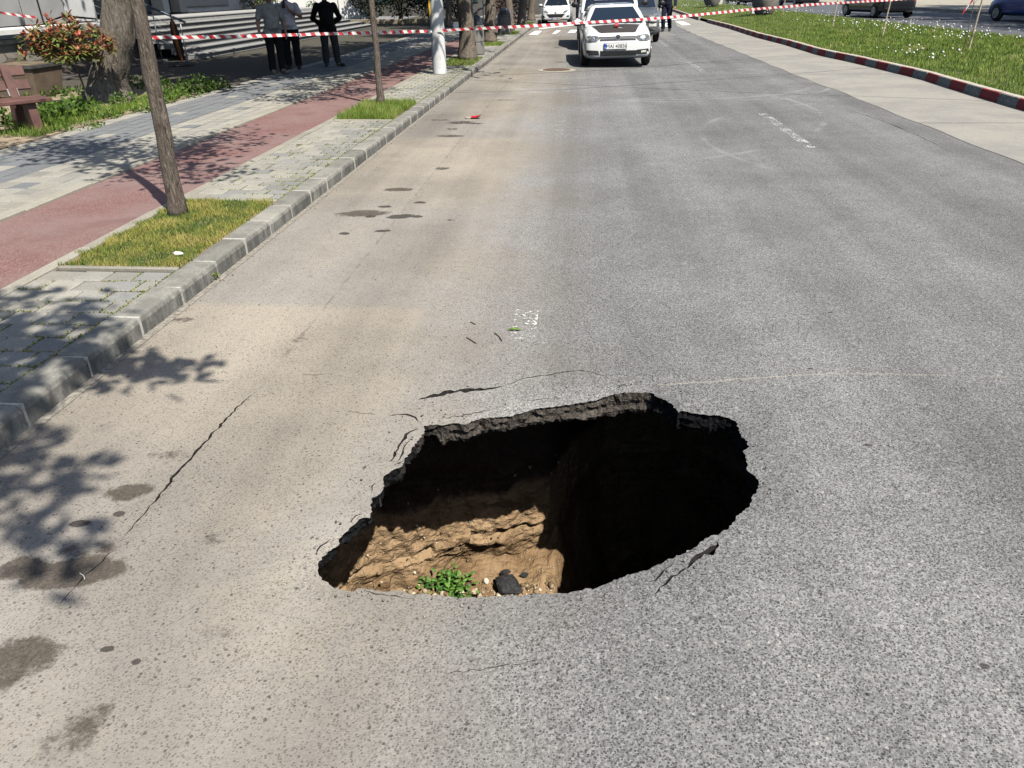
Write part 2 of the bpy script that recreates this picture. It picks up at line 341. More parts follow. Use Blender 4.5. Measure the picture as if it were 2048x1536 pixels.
def build_road():
    er = densify([Vector(p) for p in EDGE_R], .35, .035, 9, False)
    er = [p for p in er]; outer = [Vector((KX, -4))]+er+[Vector((KX, 120))]
    loops = [outer, RIM]+CRACKS; V = []; Ed = []
    for lp in loops:
        o = len(V); V += lp; Ed += [(o+i, o+(i+1) % len(lp)) for i in range(len(lp))]
    rim_np = np.array([(p.x, p.y) for p in RIM])
    gx, gy = np.meshgrid(np.arange(-1.4, 1.3, .045), np.arange(1.3, 4.0, .045)); g = np.stack([gx.ravel(), gy.ravel()], 1)+RNG.uniform(-.014, .014, (gx.size, 2))
    d = np.min(np.linalg.norm(g[:, None]-rim_np[None, ::3], axis=2), axis=1)
    g = g[(d > .02) & (d < .45) & ~pip(g, rim_np)]
    V += [Vector(p) for p in g]
    xs = [Vector((x, y)) for x in np.arange(-2, 4.6, .8) for y in list(np.arange(-3, 12, 1.0))+list(np.arange(14, 118, 6)) if not (-1.5 < x < 1.4 and 1.2 < y < 4.1)]
    V += xs
    st = [(at(px, py), rx, ry, rot, k, w) for px, py, rx, ry, rot, k, w in STAINS]
    for p, rx, ry, rot, k, w in st:
        c_, s_ = math.cos(R(rot)), math.sin(R(rot))
        for u in np.linspace(-1.25, 1.25, 9):
            for v in np.linspace(-1.25, 1.25, 9):
                q = Vector((p.x+c_*u*rx-s_*v*ry+random.uniform(-.002, .002), p.y+s_*u*rx+c_*v*ry+random.uniform(-.002, .002)))
                if q.x > KX+.02: V.append(q)
    V += [Vector((x+random.uniform(-.03, .03), y+random.uniform(-.03, .03))) for x in np.arange(-2.3, .4, .16) for y in np.arange(-1, 22, .2) if not (-1.5 < x < 1.4 and 1.2 < y < 4.1)]
    vo, eo, fo, *_ = delaunay_2d_cdt(V, Ed, [], 0, 1e-5)
    P = np.array([(p.x, p.y) for p in vo]); T = np.array([f for f in fo if len(f) == 3]); c = P[T].mean(1)
    inside = pip(c, [(p.x, p.y) for p in outer]) & ~pip(c, rim_np)
    crk = np.zeros(len(T), bool)
    for lp in CRACKS: crk |= pip(c, [(p.x, p.y) for p in lp])
    dr = np.array([np.min(np.linalg.norm(rim_np-p, axis=1)) if -1.6 < p[0] < 1.6 and 1 < p[1] < 4.3 else 9 for p in P])
    z = -.028*np.exp(-dr/.09)*np.where(P[:, 1] > 2.6, 1.15, .7)
    # strip between the long crack and the far lip has sagged a little
    z += np.array([noise.noise((p[0]*6, p[1]*6, 0))*.010*math.exp(-q/.25) if q < 2 else 0 for p, q in zip(P, dr)])
    top = T[inside & ~crk]; bot = T[inside & crk]
    mb = MB(); mb.v = [(P[i, 0], P[i, 1], z[i]) for i in range(len(P))]
    # keep triangles facing up
    def up(t):
        a, b, cc = P[t[0]], P[t[1]], P[t[2]]; return tuple(t) if (b[0]-a[0])*(cc[1]-a[1])-(b[1]-a[1])*(cc[0]-a[0]) > 0 else (t[0], t[2], t[1])
    mb.f = [up([int(i) for i in t]) for t in top]; mb.mi = [0]*len(mb.f)
    # crack trenches: side walls plus floor
    n0 = len(mb.v); idx = {}
    def low(i):
        if i not in idx: idx[i] = len(mb.v); mb.v.append((P[i, 0], P[i, 1], z[i]-.06))
        return idx[i]
    ec = {}
    for t in bot:
        tt = up([int(i) for i in t]); mb.f.append(tuple(low(i) for i in tt)); mb.mi.append(1)
        for a, b in zip(tt, tt[1:]+tt[:1]): ec[(a, b)] = ec.get((a, b), 0)+1
    for (a, b) in ec:
        if (b, a) not in ec: mb.f.append((a, b, low(b), low(a))); mb.mi.append(1)
    o = mb.build('road', [M_ROAD, M_CRACK], label='worn grey asphalt street with a sinkhole, oil spots and dusty parking lane', kind='structure')
    PV = np.array([v[:2] for v in mb.v]); F_ = {k: np.zeros(len(PV)) for k in ('soft', 'hard', 'mud')}
    for p, rx, ry, rot, k, w in st+[(Vector(a[:2]), a[2], a[3], 0, 2, a[4]) for a in MUD]:
        c_, s_ = math.cos(R(rot)), math.sin(R(rot)); dx, dy = PV[:, 0]-p.x, PV[:, 1]-p.y
        f_ = np.clip(1-np.hypot((c_*dx+s_*dy)/rx, (-s_*dx+c_*dy)/ry), 0, 1)*(2.2 if k == 1 else 1.6)
        key = ('hard', 'soft', 'mud')[k]; F_[key] = np.maximum(F_[key], np.minimum(f_, 1)*w)
    for k, v in F_.items(): o.data.attributes.new(k, 'FLOAT', 'POINT').data.foreach_set('value', v.astype(np.float32))
    return o, 0
ROAD, _ = build_road()
def rim_z(p):
    return -.028*(1.15 if p.y > 2.6 else .7)+noise.noise((p.x*6, p.y*6, 0))*.010
# cavity: slab edge, undercut, bell-shaped clay walls
WALL = [(-1.40,2.45),(-1.40,2.95),(-1.26,3.42),(-.80,3.68),(-.27,3.90),(-.13,3.97),(-.04,4.3),(.25,4.9),(.9,5.0),(1.8,4.4),(2.2,3.4),(2.2,2.3),(1.8,1.4),(1.0,.75),(.1,.65),(-.7,1.1),(-1.15,1.65)]  # right side pushed out under the road to keep the interior dark
CC = Vector((-.02, 2.48))
def polar_r(poly, th):
    dx, dy = math.cos(th), math.sin(th); best = 0
    n = len(poly)
    for i in range(n):
        x1, y1 = poly[i][0]-CC.x, poly[i][1]-CC.y; x2, y2 = poly[(i+1) % n][0]-CC.x, poly[(i+1) % n][1]-CC.y
        ex, ey = x2-x1, y2-y1; den = dx*ey-dy*ex
        if abs(den) < 1e-9: continue
        t = (x1*ey-y1*ex)/den; u = (x1*dy-y1*dx)/den
        if t > 0 and 0 <= u <= 1: best = max(best, t)
    return best
def fbm(p, o=4):
    a = 0; s = 1
    for i in range(o): a += noise.noise(Vector(p)*(2**i))*s; s *= .5
    return a
THS = []
def build_sinkhole():
    global THS
    root = obj('sinkhole', None, None, (0, 0, 0), label='jagged sinkhole in the asphalt with undercut brown clay walls', kind='structure'); root.empty_display_size = .2
    # slab edge ring
    n = len(RIM); V = []; F = []
    rows = [(0, 0), (-.018, .010), (-.045, .004), (-.075, .013), (-.105, .006), (-.135, .020), (-.15, .07), (-.16, .16)]
    for k, (dz, off) in enumerate(rows):
        for i, p in enumerate(RIM):
            d = RIM[(i+2) % n]-RIM[i-2]; nn = Vector((d.y, -d.x)).normalized(); o = -nn if (p-CC).dot(nn) < 0 else nn
            out = o.lerp((p-CC).normalized(), .6 if k > 5 else .15)
            j = (noise.noise((p.x*45, p.y*45, dz*60))*.013+noise.noise((p.x*14, p.y*14, dz*25))*.016) if 0 < k < 6 else 0
            th = (.75+.45*noise.noise((p.x*2.2, p.y*2.2, 3)))*(.6 if p.x < -.62 else 1.0); q = p+out*(off+j)
            V.append((q.x, q.y, rim_z(p)+dz*th+(j*.4 if k else 0)))
    for k in range(len(rows)-1):
        for i in range(n): F.append((k*n+i, k*n+(i+1) % n, (k+1)*n+(i+1) % n, (k+1)*n+i))
    MB().add(V, F).build('slab_edge', M_BITUM2, root)
    # clay walls
    THS = list(np.arange(0, R(80), R(2.2)))+list(np.arange(R(80), R(182), R(.5)))+list(np.arange(R(182), R(360), R(2.2))); NA = len(THS); ZS = [-.06, -.12, -.2, -.3, -.42]+list(np.arange(-.5, -.8, -.05))+list(np.arange(-.8, -1.95, -.016))+list(np.arange(-1.98, -5.2, -.09)); V = []; F = []
    rimp = [(p.x, p.y) for p in RIM]
    for zi, z in enumerate(ZS):
        for a in range(NA):
            th = THS[a]
            if zi == 0: PR.append(polar_r(rimp[::2], th)); PW.append(polar_r(WALL, th))
            r0, r1 = PR[a]+.05, PW[a]
            s = min(1, max(0, (-z-.08)/.85))**.55; r = r0+(r1-r0)*s
            if z < -1.42: r += .05*min(1, (-z-1.42)/.10)+.10*max(0, -z-1.6)
            x, y = CC.x+math.cos(th)*r, CC.y+math.sin(th)*r
            big = fbm((x*1.9, y*1.9, z*2.1), 4)*.055; ridg = abs(noise.noise((x*5.2+z*.5, y*5.2, z*1.6)))*.06-.02
            st = noise.noise((x*2, y*2, z*11))*.010 + noise.noise((x*14+z*2, y*14, z*5))*.016 + noise.noise((x*11, y*11, z*13))*.018 + noise.noise((x*26, y*26, z*40))*.012 + noise.noise((x*60, y*60, z*70))*.005
            if -1.30 > z > -1.46: st += .035*(1 if noise.noise((x*3, y*3, 9)) > -.1 else -.3)*max(0, 1-abs(z+1.39+noise.noise((x*3, y*3, 2))*.06)/.05)
            r += (big-ridg+st)*min(1, s*1.3)
            V.append((CC.x+math.cos(th)*r, CC.y+math.sin(th)*r, z+noise.noise((x*6, y*6, z*6))*.012))
    for k in range(len(ZS)-1):
        for a in range(NA): F.append((k*NA+a, (k+1)*NA+a, (k+1)*NA+(a+1) % NA, k*NA+(a+1) % NA))
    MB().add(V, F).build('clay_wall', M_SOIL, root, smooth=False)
    # debris floor: shelf on the left, sunk deep on the right to darken the interior
    V = []; F = []; G = 150
    for i in range(G+1):
        for j in range(G+1):
            x = -1.75+4.4*i/G; y = .3+5.2*j/G
            z = floor_z(x, y); V.append((x, y, z))
    for i in range(G):
        for j in range(G): q = i*(G+1)+j; F.append((q, q+G+1, q+G+2, q+1))
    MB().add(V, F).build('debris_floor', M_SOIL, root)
    return root
def floor_z(x, y):
    d = max(0, x+.06+noise.noise((y*2, x*2, 1))*.12)
    return -1.73+.16*max(0, y-3.35)+.10*max(0, -x-.9)-min(3.2, d*3.2)+fbm((x*3, y*3, 5), 4)*.07+noise.noise((x*16, y*16, 2))*.02
PR, PW = [], []
def slab_edge_mat():
    t = NT('slab_edge_asphalt'); P = t.pos(); x = t.sep(P)[0]; n = t.noise(38, 5); v = t.sep(t.vor(120).outputs['Color'])[0]
    k = t.math('ADD', t.math('MULTIPLY', n, .7), t.math('MULTIPLY', v, .3))
    fresh = t.ramp(k, [(.3, (.004, .004, .0045)), (.6, (.009, .009, .010)), (.85, (.03, .029, .028))]); dusty = t.ramp(k, [(.3, (.025, .021, .018)), (.55, (.075, .065, .055)), (.8, (.15, .13, .108))])
    xx = t.math('ADD', x, t.math('MULTIPLY', t.math('SUBTRACT', t.noise(4), .5), .3))
    d = t.math('MULTIPLY', t.mapr(xx, -.70, -.60), t.mapr(xx, .46, .34)); c = t.mix(d, fresh, dusty)
    t.bump(t.noise(70, 5), 1.0, .02); return t.out(c, .95, spec=.1)
M_BITUM2 = slab_edge_mat()
SINK = build_sinkhole()
M_PEB = simple('pebble', (.36, .30, .22), .85, .35, 7, rnd=.3)
def stone_mesh(seed, sub=1):
    bm = bmesh.new(); bmesh.ops.create_icosphere(bm, subdivisions=sub, radius=1); rr = random.Random(seed); o = Vector((rr.random()*9, rr.random()*9, rr.random()*9))
    for v in bm.verts: v.co *= 1+.30*noise.noise(v.co*1.3+o)
    bm.verts.index_update(); a = [tuple(v.co) for v in bm.verts]; f = [tuple(q.index for q in fa.verts) for fa in bm.faces]; bm.free(); return a, f
STN = [stone_mesh(i) for i in range(5)]
def scatter_stones(name, spots, mat, parent):
    V = []; F = []; T = []
    for (p, r) in spots:
        a, f = random.choice(STN); q = Euler((random.random()*6, random.random()*6, random.random()*6)).to_matrix(); s = Vector((1, random.uniform(.6, 1), random.uniform(.55, .9)))*r
        o = len(V); V += [tuple(Vector(p)+q @ Vector((v[0]*s.x, v[1]*s.y, v[2]*s.z))) for v in a]; F += [tuple(i+o for i in g) for g in f]; T += [random.random()]*len(a)
    me = npmesh(name, np.array(V), np.array(F), mat, np.array(T)); return obj(name, me, parent, kind='stuff')
M_GRAVEL = tintmat('pale_gravel', [(0, (.08, .052, .03)), (.4, (.20, .14, .08)), (.7, (.36, .285, .185)), (1, (.56, .50, .39))], .9)
sp = []
for i in range(1500):
    x = random.uniform(-1.35, .0); y = random.uniform(2.95, 3.70)-.5*max(0, -x-.8); sp.append(((x, y, floor_z(x, y)+.004), random.choice((.006, .008, .011, .015, .020, .027))*random.uniform(.7, 1.1)))
scatter_stones('gravel', sp, M_GRAVEL, SINK)
sp = []
for i in range(150):
    a = random.uniform(R(88), R(168)); z = random.uniform(-1.75, -.85); k = min(range(len(THS)), key=lambda q: abs(THS[q]-a))
    r = PW[k]; x, y = CC.x+math.cos(a)*r, CC.y+math.sin(a)*r
    r += (fbm((x*1.9, y*1.9, z*2.1), 4)*.055-abs(noise.noise((x*5.2+z*.5, y*5.2, z*1.6)))*.06+.02)+(.05 if z < -1.5 else 0)-.004
    sp.append(((CC.x+math.cos(a)*r, CC.y+math.sin(a)*r, z), random.choice((.004, .006, .008, .013))))
scatter_stones('pebbles', sp, M_GRAVEL, SINK)
# broken asphalt lumps on the shelf
for px, py, r, lab in [(1018,1172,.085,'largest black asphalt lump at the right end of the lit shelf in the hole'),(712,1160,.055,'black asphalt lump on gravel at the left end of the hole'),(738,1154,.036,'small black asphalt lump beside the left lump in the hole'),(760,1158,.04,'black asphalt lump half buried in white gravel in the hole'),(1012,1146,.03,'small black asphalt lump above the largest lump in the hole'),(1050,1150,.028,'small black asphalt lump nearest the shade inside the hole')]:
    w = ray(px, py); t = 1.0/1000; p = Vector((0, 0, CAMH))
    for k in range(4000):
        q = p+w*(k*.000002+.0008)
        if q.z < floor_z(q.x, q.y)+r*.4: break
    rr = random.Random(int(px)); bm = bmesh.new(); M = Euler((.2, .3, px)).to_matrix()
    for _ in range(22): d = Vector((rr.gauss(0, 1), rr.gauss(0, 1), rr.gauss(0, 1))).normalized()*rr.uniform(.75, 1.1); bm.verts.new(M @ Vector((d.x*1.35, d.y, d.z*.7))*r)
    bmesh.ops.convex_hull(bm, input=bm.verts); bmesh.ops.subdivide_edges(bm, edges=bm.edges, cuts=2, use_grid_fill=True)
    for v in bm.verts: v.co += v.co.normalized()*noise.noise(v.co*(5/r))*r*.09
    bmesh.ops.delete(bm, geom=[v for v in bm.verts if not v.link_faces], context='VERTS'); bm.verts.index_update(); mb = MB().add([tuple(v.co) for v in bm.verts], [[q.index for q in fa.verts] for fa in bm.faces]); bm.free()
    mb.build('asphalt_lump', M_BITUM, loc=q, label=lab, cat='rubble', group='asphalt lumps in the sinkhole')

# ------------------------------------------------------------------ leaves and grass
def leaf_cloud(P, size, up=.3, ratio=.5, seed=0, fold=False):
    """diamond leaves at points P (n,3); size (n,)"""
    g = np.random.default_rng(seed); n = len(P)
    d = g.normal(size=(n, 3)); d[:, 2] += up; d /= np.linalg.norm(d, axis=1)[:, None]
    u = g.normal(size=(n, 3)); u -= d*np.sum(u*d, 1)[:, None]; u /= np.linalg.norm(u, axis=1)[:, None]
    s = size[:, None]; V = np.stack([P, P+d*s*.5+u*s*ratio*.5, P+d*s, P+d*s*.5-u*s*ratio*.5], 1).reshape(-1, 3)
    return V, np.arange(n*4).reshape(n, 4)
M_LEAF = tintmat('green_leaves', [(0, (.03, .055, .012)), (.5, (.06, .11, .02)), (1, (.12, .18, .035))], .5, .25)
def grass(name, poly, n, h, w, mat, seed, zf, parent=None, lean=.5, dens=None, fq=1.7, **tg):
    g = np.random.default_rng(seed); P = np.array(poly); lo, hi = P.min(0), P.max(0); pts = np.zeros((0, 2))
    while len(pts) < n:
        q = g.uniform(lo, hi, (n*2, 2)); q = q[pip(q, [tuple(p) for p in poly])]
        if dens is not None: q = q[g.random(len(q)) < dens(q)]
        pts = np.vstack([pts, q])
    pts = pts[:n]; z = zf(pts[:, 0], pts[:, 1]); pn = np.array([noise.noise((a*fq, b*fq, seed))+.5*noise.noise((a*fq*3, b*fq*3, seed)) for a, b in pts]); hh = h*g.uniform(.45, 1.15, n)*(1+.45*pn)
    a = g.uniform(0, 2*np.pi, n); dx, dy = np.cos(a), np.sin(a); ww = w*g.uniform(.6, 1.2, n)/2; l = hh*g.uniform(.1, lean, n); b = g.uniform(0, 2*np.pi, n); lx, ly = np.cos(b)*l, np.sin(b)*l
    B = np.stack([pts[:, 0], pts[:, 1], z], 1); wv = np.stack([dx*ww, dy*ww, 0*ww], 1); m = np.stack([lx*.4, ly*.4, hh*.6], 1); tp = np.stack([lx, ly, hh], 1)
    V = np.stack([B-wv, B+wv, B+m+wv*.7, B+m-wv*.7, B+tp], 1).reshape(-1, 3)
    i = np.arange(n)*5; F = np.vstack([np.stack([i, i+1, i+2], 1), np.stack([i, i+2, i+3], 1), np.stack([i+3, i+2, i+4], 1)])
    tn = np.clip(.5+.75*pn+g.normal(0, .16, n), 0, 1); return obj(name, npmesh(name, V, F, mat, np.repeat(tn, 5)), parent, kind='stuff', **tg)
M_GRASS = tintmat('bright_grass', [(0, (.07, .125, .016)), (.4, (.155, .24, .034)), (.75, (.23, .32, .055)), (1, (.36, .37, .12))], .55, .3)
M_DRYGR = tintmat('dry_mossy_grass', [(0, (.06, .12, .02)), (.35, (.14, .20, .035)), (.6, (.28, .285, .055)), (1, (.44, .37, .12))], .65, .25)
M_WEED = tintmat('weeds', [(0, (.03, .065, .010)), (.5, (.075, .14, .02)), (1, (.15, .23, .04))], .5, .3)

# ------------------------------------------------------------------ ground, pavement pieces
M_EARTH = simple('bare_earth', (.15, .115, .075), .95, .4, 5, 6, bump=.6, bsc=40)
mb = MB(); h0 = [(-2.1, -.2), (3.0, -.2), (3.0, 6.0), (-2.1, 6.0)]; big = [(-500, -500), (500, -500), (500, 700), (-500, 700)]
mb.add([(x, y, -.25) for x, y in big]+[(x, y, -.25) for x, y in h0], [(i, (i+1) % 4, 4+(i+1) % 4, 4+i) for i in range(4)])
mb.build('ground', M_EARTH, label='bare earth reaching to the horizon under the street', kind='structure')
def paver_mat(name, col, r=.16):
    t = NT(name); P = t.pos(); n1 = t.noise(90, 3, P); n2 = t.noise(3, 5, P)
    c = t.ramp(n1, [(.3, tuple(q*.78 for q in col)), (.7, tuple(q*1.2 for q in col))]); c = t.mix(t.mapr(n2, .4, .75, 0, .45), c, tuple(q*.62 for q in col))
    v = t.mapr(t.rnd(), 0, 1, 1-r, 1+r, False); c = t.mix(1.0, c, t.n('CombineColor', {0: v, 1: v, 2: t.math('MULTIPLY', v, .98)}).outputs[0], 'MULTIPLY')
    t.bump(n1, .3, .004); return t.out(c, .88, spec=.25)
M_PAV = [paver_mat('paver_cream', (.300, .284, .243), .10), paver_mat('paver_grey', (.268, .256, .226), .10), paver_mat('paver_slate', (.225, .222, .208), .10), paver_mat('paver_dark_slate', (.160, .166, .170), .10)]
M_KERB = None
def kerb_mat():
    t = NT('kerb_concrete'); P = t.pos(); z = t.sep(P)[2]; y = t.sep(P)[1]
    n1 = t.noise(60, 4, P); n2 = t.noise(5, 5, P, .65); c = t.ramp(n1, [(.3, (.18, .172, .148)), (.7, (.265, .253, .217))])
    c = t.mix(t.mapr(n2, .42, .62, 0, .65), c, (.135, .13, .115)); c = t.mix(t.mapr(t.noise(2.2, 5, P, .6), .55, .68, 0, .5), c, (.30, .285, .245))
    st = t.noise(1, 5, t.mapping(P, sc=(3, 16, 4)), .7); face = t.mapr(z, .125, .085)
    c = t.mix(t.math('MULTIPLY', t.mapr(st, .38, .6, 0, .75), face), c, (.085, .08, .074))
    v = t.mapr(t.rnd(), 0, 1, .86, 1.14, False); c = t.mix(1.0, c, t.n('CombineColor', {0: v, 1: v, 2: v}).outputs[0], 'MULTIPLY')
    t.bump(n1, .4, .006); return t.out(c, .9, spec=.25)
M_KERB = kerb_mat()
M_MORT = simple('white_mortar', (.44, .42, .37), .9, .25, 60)
PZ = .12
kerb = obj('kerb', None, None, (0, 0, 0), label='grey concrete kerb of short stones with white mortar joints', kind='structure')
def kerb_mesh(seed):
    rr = random.Random(seed); w, h, l = .175, .30, .492; prof = [(0, -.18), (0, .085), (-.012, .108), (-.03, .12), (-w+.004, .122), (-w, .117), (-w, -.18)]
    ys = [-l/2, -l/2+.012, -l/2+.08, -.05, .1, l/2-.09, l/2-.012, l/2]; V = []; F = []; n = len(prof)
    for k, y in enumerate(ys):
        e = .006 if k in (0, len(ys)-1) else 0
        for (x, z) in prof:
            V.append((x-(e if x > -.02 else -e if x < -w+.01 else 0)+rr.uniform(-.002, .002), y, z-(e if z > .05 else 0)+(rr.uniform(-.003, .002) if z > .1 else 0)))
    for k in range(len(ys)-1):
        for i in range(n-1): F.append((k*n+i, k*n+i+1, (k+1)*n+i+1, (k+1)*n+i))
    F += [tuple(range(n-1, -1, -1)), tuple((len(ys)-1)*n+i for i in range(n))]
    return MB().add(V, F).mesh('kerb_stone', M_KERB)
KM = [kerb_mesh(i) for i in range(5)]
mm = MB().box((-.088, 0, -.03), (.168, .012, .285)).mesh('mortar_joint', M_MORT)
mj2 = MB().box((-.087, 0, -.029), (.177, .016, .300)).mesh('mortar_joint', M_MORT)
y = -2.05; k = 0
while y < 75:
    o = obj('kerb_stone', random.choice(KM), kerb, (KX+random.uniform(-.004, .004), y, random.uniform(-.004, .003)), rot=(0, 0, random.uniform(-.006, .006)))
    obj('mortar_joint', mj2 if random.random() < .75 else mm, kerb, (KX, y+.2525, 0), kind=None); y += .505
MB().add([(KX-.02, -4, .0035), (KX+.05, -4, .0035), (KX+.03, 75, .0035), (KX-.02, 75, .0035)], [(0, 1, 2, 3)]).build('grit_line', simple('gutter_grit', (.23, .21, .175), .95, .5, 40), ROAD)

pav = obj('pavement', None, None, (0, 0, 0), label='block paved pavement strip of cream and grey pavers between kerb and cycle path', kind='structure')
M_SANDJ = simple('joint_sand', (.14, .125, .085), .95, .4, 30)
M_BED = simple('paving_bed', (.065, .058, .042), .95, .4, 20)
MB().box((-7.05, 33, .02), (8.76, 80, .16)).build('paving_bed', M_BED, pav)      # bed under every paved band, top at .10
XK, XE = KX-.18, -3.50                                                             # paver strip between kerb and edging
GRASSY = [(4.62, 6.40), (11.0, 12.78), (19.4, 21.9), (26.3, 28.4), (33.0, 35.2), (42.5, 45)]
def in_grass(y0, y1): return any(y1 > a+.005 and y0 < b-.005 for a, b in GRASSY)
def paver_mesh(w, l, b=.005, h=.07): return MB().cbox((0, 0, -h/2), (w, l, h), b)
PMS = {}
def paver(name, x0, x1, y0, y1, mat, parent, z=PZ):
    key = (round(x1-x0, 3), round(y1-y0, 3), mat.name)
    if key not in PMS: PMS[key] = paver_mesh(x1-x0-.010, y1-y0-.010, .007).mesh('paver', mat)
    return obj(name, PMS[key], parent, ((x0+x1)/2, (y0+y1)/2, z+random.uniform(-.004, .003)), rot=(random.uniform(-.008, .008), random.uniform(-.008, .008), random.uniform(-.006, .006)))
def frusta(rects, parent, name, mats):
    V = []; F = []; MI = []
    for x0, x1, y0, y1, z, m in rects:
        o = len(V); g = .006; e = .006; z += random.uniform(-.004, .003)
        V += [(x0+g, y0+g, z-.05), (x1-g, y0+g, z-.05), (x1-g, y1-g, z-.05), (x0+g, y1-g, z-.05), (x0+g+e, y0+g+e, z), (x1-g-e, y0+g+e, z), (x1-g-e, y1-g-e, z), (x0+g+e, y1-g-e, z)]
        F += [(o+4, o+5, o+6, o+7), (o, o+1, o+5, o+4), (o+1, o+2, o+6, o+5), (o+2, o+3, o+7, o+6), (o+3, o, o+4, o+7)]; MI += [m]*5
    mb = MB(); mb.v, mb.f, mb.mi = V, F, MI; return mb.build(name, mats, parent, kind='stuff')
# individual pavers near the camera, joined ones farther
far_rects = []; JT = []
y = 1.2; row = 0; RL = .1745; CW = .2
while y < 74:
    y1 = y+RL
    if in_grass(y, y1):
        e = [b for a, b in GRASSY if y1 > a+.005 and y < b-.005][0]; y = e+.06; continue
    nxt = [a for a, b in GRASSY if a > y]
    if nxt and y1 > nxt[0]-.06: y1 = nxt[0]-.05
    if y1-y > .05:
        x = XK-(0 if row % 2 else .1)
        edges = [XK]+([XK-.1] if row % 2 else [])
        while edges[-1]-CW > XE+.06: edges.append(edges[-1]-CW)
        edges.append(XE)
        for a, b in zip(edges, edges[1:]):
            u = (a+b)/2; q = random.random()
            pc = .75 if u < -3.25 else (.3 if u < -3.0 else .05)
            mi = 0 if q < pc else (2 if u > -2.95 and q > .45 else (2 if q > .9 else 1))
            if y < 11: paver('paver', b, a, y, y1, M_PAV[mi], pav)
            else: far_rects.append((b, a, y, y1, PZ, mi))
            JT.append((b, a, y, y1))
    y = y1; row += 1
# band of cream and slate pavers beyond the cycle path
XB = [-4.86, -5.06, -5.26, -5.46, -5.66, -5.86, -6.06, -6.26, -6.46, -6.66, -6.90]
cnt = 0; y = 4.3; row = 0
while y < 74:
    off = .1 if row % 2 else 0
    for ci, (a, b) in enumerate(zip(XB, XB[1:])):
        cream = ci < 4 or ci == 9; q = random.random(); mi = (0 if q < .55 else 1) if cream else 3
        if ci == 2 and (row % 7) == 3: mi = 3
        if ci == 6 and (row % 8) == 5: mi = 0
        if cnt < 88 and 5.6 < y < 8.2 and ci < 9: paver('paver', b, a, y, y+.25, M_PAV[mi], pav, PZ-.002); cnt += 1
        else: far_rects.append((b, a, y, y+.25, PZ-.002, mi))
    y += .25; row += 1
frusta(far_rects, pav, 'distant_pavers', M_PAV)
# edging boards, both sides of the cycle path and across the grass squares
M_EDGE = paver_mat('edging_concrete', (.29, .27, .225), .12)
def edging(x0, x1, y0, y1, z=PZ+.006): paver('edging_board', x0, x1, y0, y1, M_EDGE, pav, z)
y = 1
while y < 60:
    edging(-3.60, -3.50, y, y+1.0); edging(-4.84, -4.70, y, y+1.0, PZ+.012); y += 1.0
for a, b in GRASSY[:4]: edging(-3.50, XK, a-.05, a+.0); edging(-3.50, XK, b, b+.055)
def red_mat():
    t = NT('red_cycle_asphalt'); P = t.pos(); v = t.vor(160, t.mapping(P, sc=(1, 1, 0))); s = t.sep(v.outputs['Color'])[0]
    c = t.ramp(s, [(.1, (.12, .066, .060)), (.6, (.195, .100, .090)), (.95, (.29, .185, .165))]); n = t.noise(.9, 5, P, .6)
    c = t.mix(t.mapr(n, .36, .62, 0, .75), c, (.215, .150, .135)); c = t.mix(t.mapr(t.noise(2.5, 5, P), .5, .72, 0, .5), c, (.145, .070, .064)); c = t.mix(t.mapr(t.noise(14, 5, P, .7), .6, .75, 0, .5), c, (.26, .21, .18))
    t.bump(v.outputs['Distance'], .3, .004); return t.out(c, .9, spec=.25)
MB().box((-4.15, 33, .062), (1.095, 72, .10)).build('cycle_path', red_mat(), label='dull red asphalt cycle path running beside the pavement', kind='structure')
# moss growing in the paver joints
g = np.random.default_rng(4); pts = []
for b, a, y0, y1 in JT:
    if y0 > 20: continue
    near = (a > -2.9)*.9+(b < -3.3)*.35+.10
    if random.random() < near:
        for _ in range(int(random.uniform(25, 80))):
            if random.random() < .55: pts.append((random.uniform(b, a), y0+random.gauss(0, .004)))
            else: pts.append((a+random.gauss(0, .004), random.uniform(y0, y1)))
    if a > -2.66 and random.random() < .7:
        for _ in range(40): pts.append((XK+random.gauss(0, .008), random.uniform(y0, y1)))
P = np.array(pts); P = np.column_stack([P, np.full(len(P), PZ-.004)])
V, F = leaf_cloud(P, g.uniform(.006, .018, len(P)), 1.0, .6, 5)
obj('joint_moss', npmesh('joint_moss', V, F, M_DRYGR, np.repeat(g.random(len(P)), 4)), pav, kind='stuff')
# grass squares
for i, (a, b) in enumerate(GRASSY):
    poly = [(-3.5, a), (XK, a), (XK, b), (-3.5, b)]
    s = MB().add([(p[0], p[1], .115) for p in poly], [(0, 1, 2, 3)])
    d = obj('planting_square', s.mesh('planting_square', simple('square_soil', (.20, .16, .075), .95, .4, 14) if i == 0 else M_EARTH), None, label=['soil of the nearest yellowish grass square beside the kerb', 'soil of the bright green grass square with the thin sapling', 'soil of the grass square just past the white pole', 'soil of the grass square at the second thick trunk', 'soil of the grass square by the far litter bin', 'soil of the farthest grass square by the zebra crossing'][i], kind='structure')
    n = [17000, 7500, 2500, 1800, 1500, 1200][i]; h = [.042, .105, .05, .05, .06, .06][i]
    poly = [(-3.5+.05*math.sin(k*2.1)+(.03 if k % 2 else -.02), a+(b-a)*k/14) for k in range(15)][::-1]+[(XK+.012*math.sin(k*1.7), a+(b-a)*k/14) for k in range(15)]; poly = [(x_, max(a-.03, min(b+.03, y_))+.03*math.sin(x_*31)) for x_, y_ in poly]
    grass('grass', poly, n, h, [.005, .006, .012, .014, .02, .02][i], M_DRYGR if i in (0,) else M_GRASS, 20+i, lambda x, y: x*0+.112, d, lean=[.9, .5, .6, .6, .6, .6][i], fq=3.2)
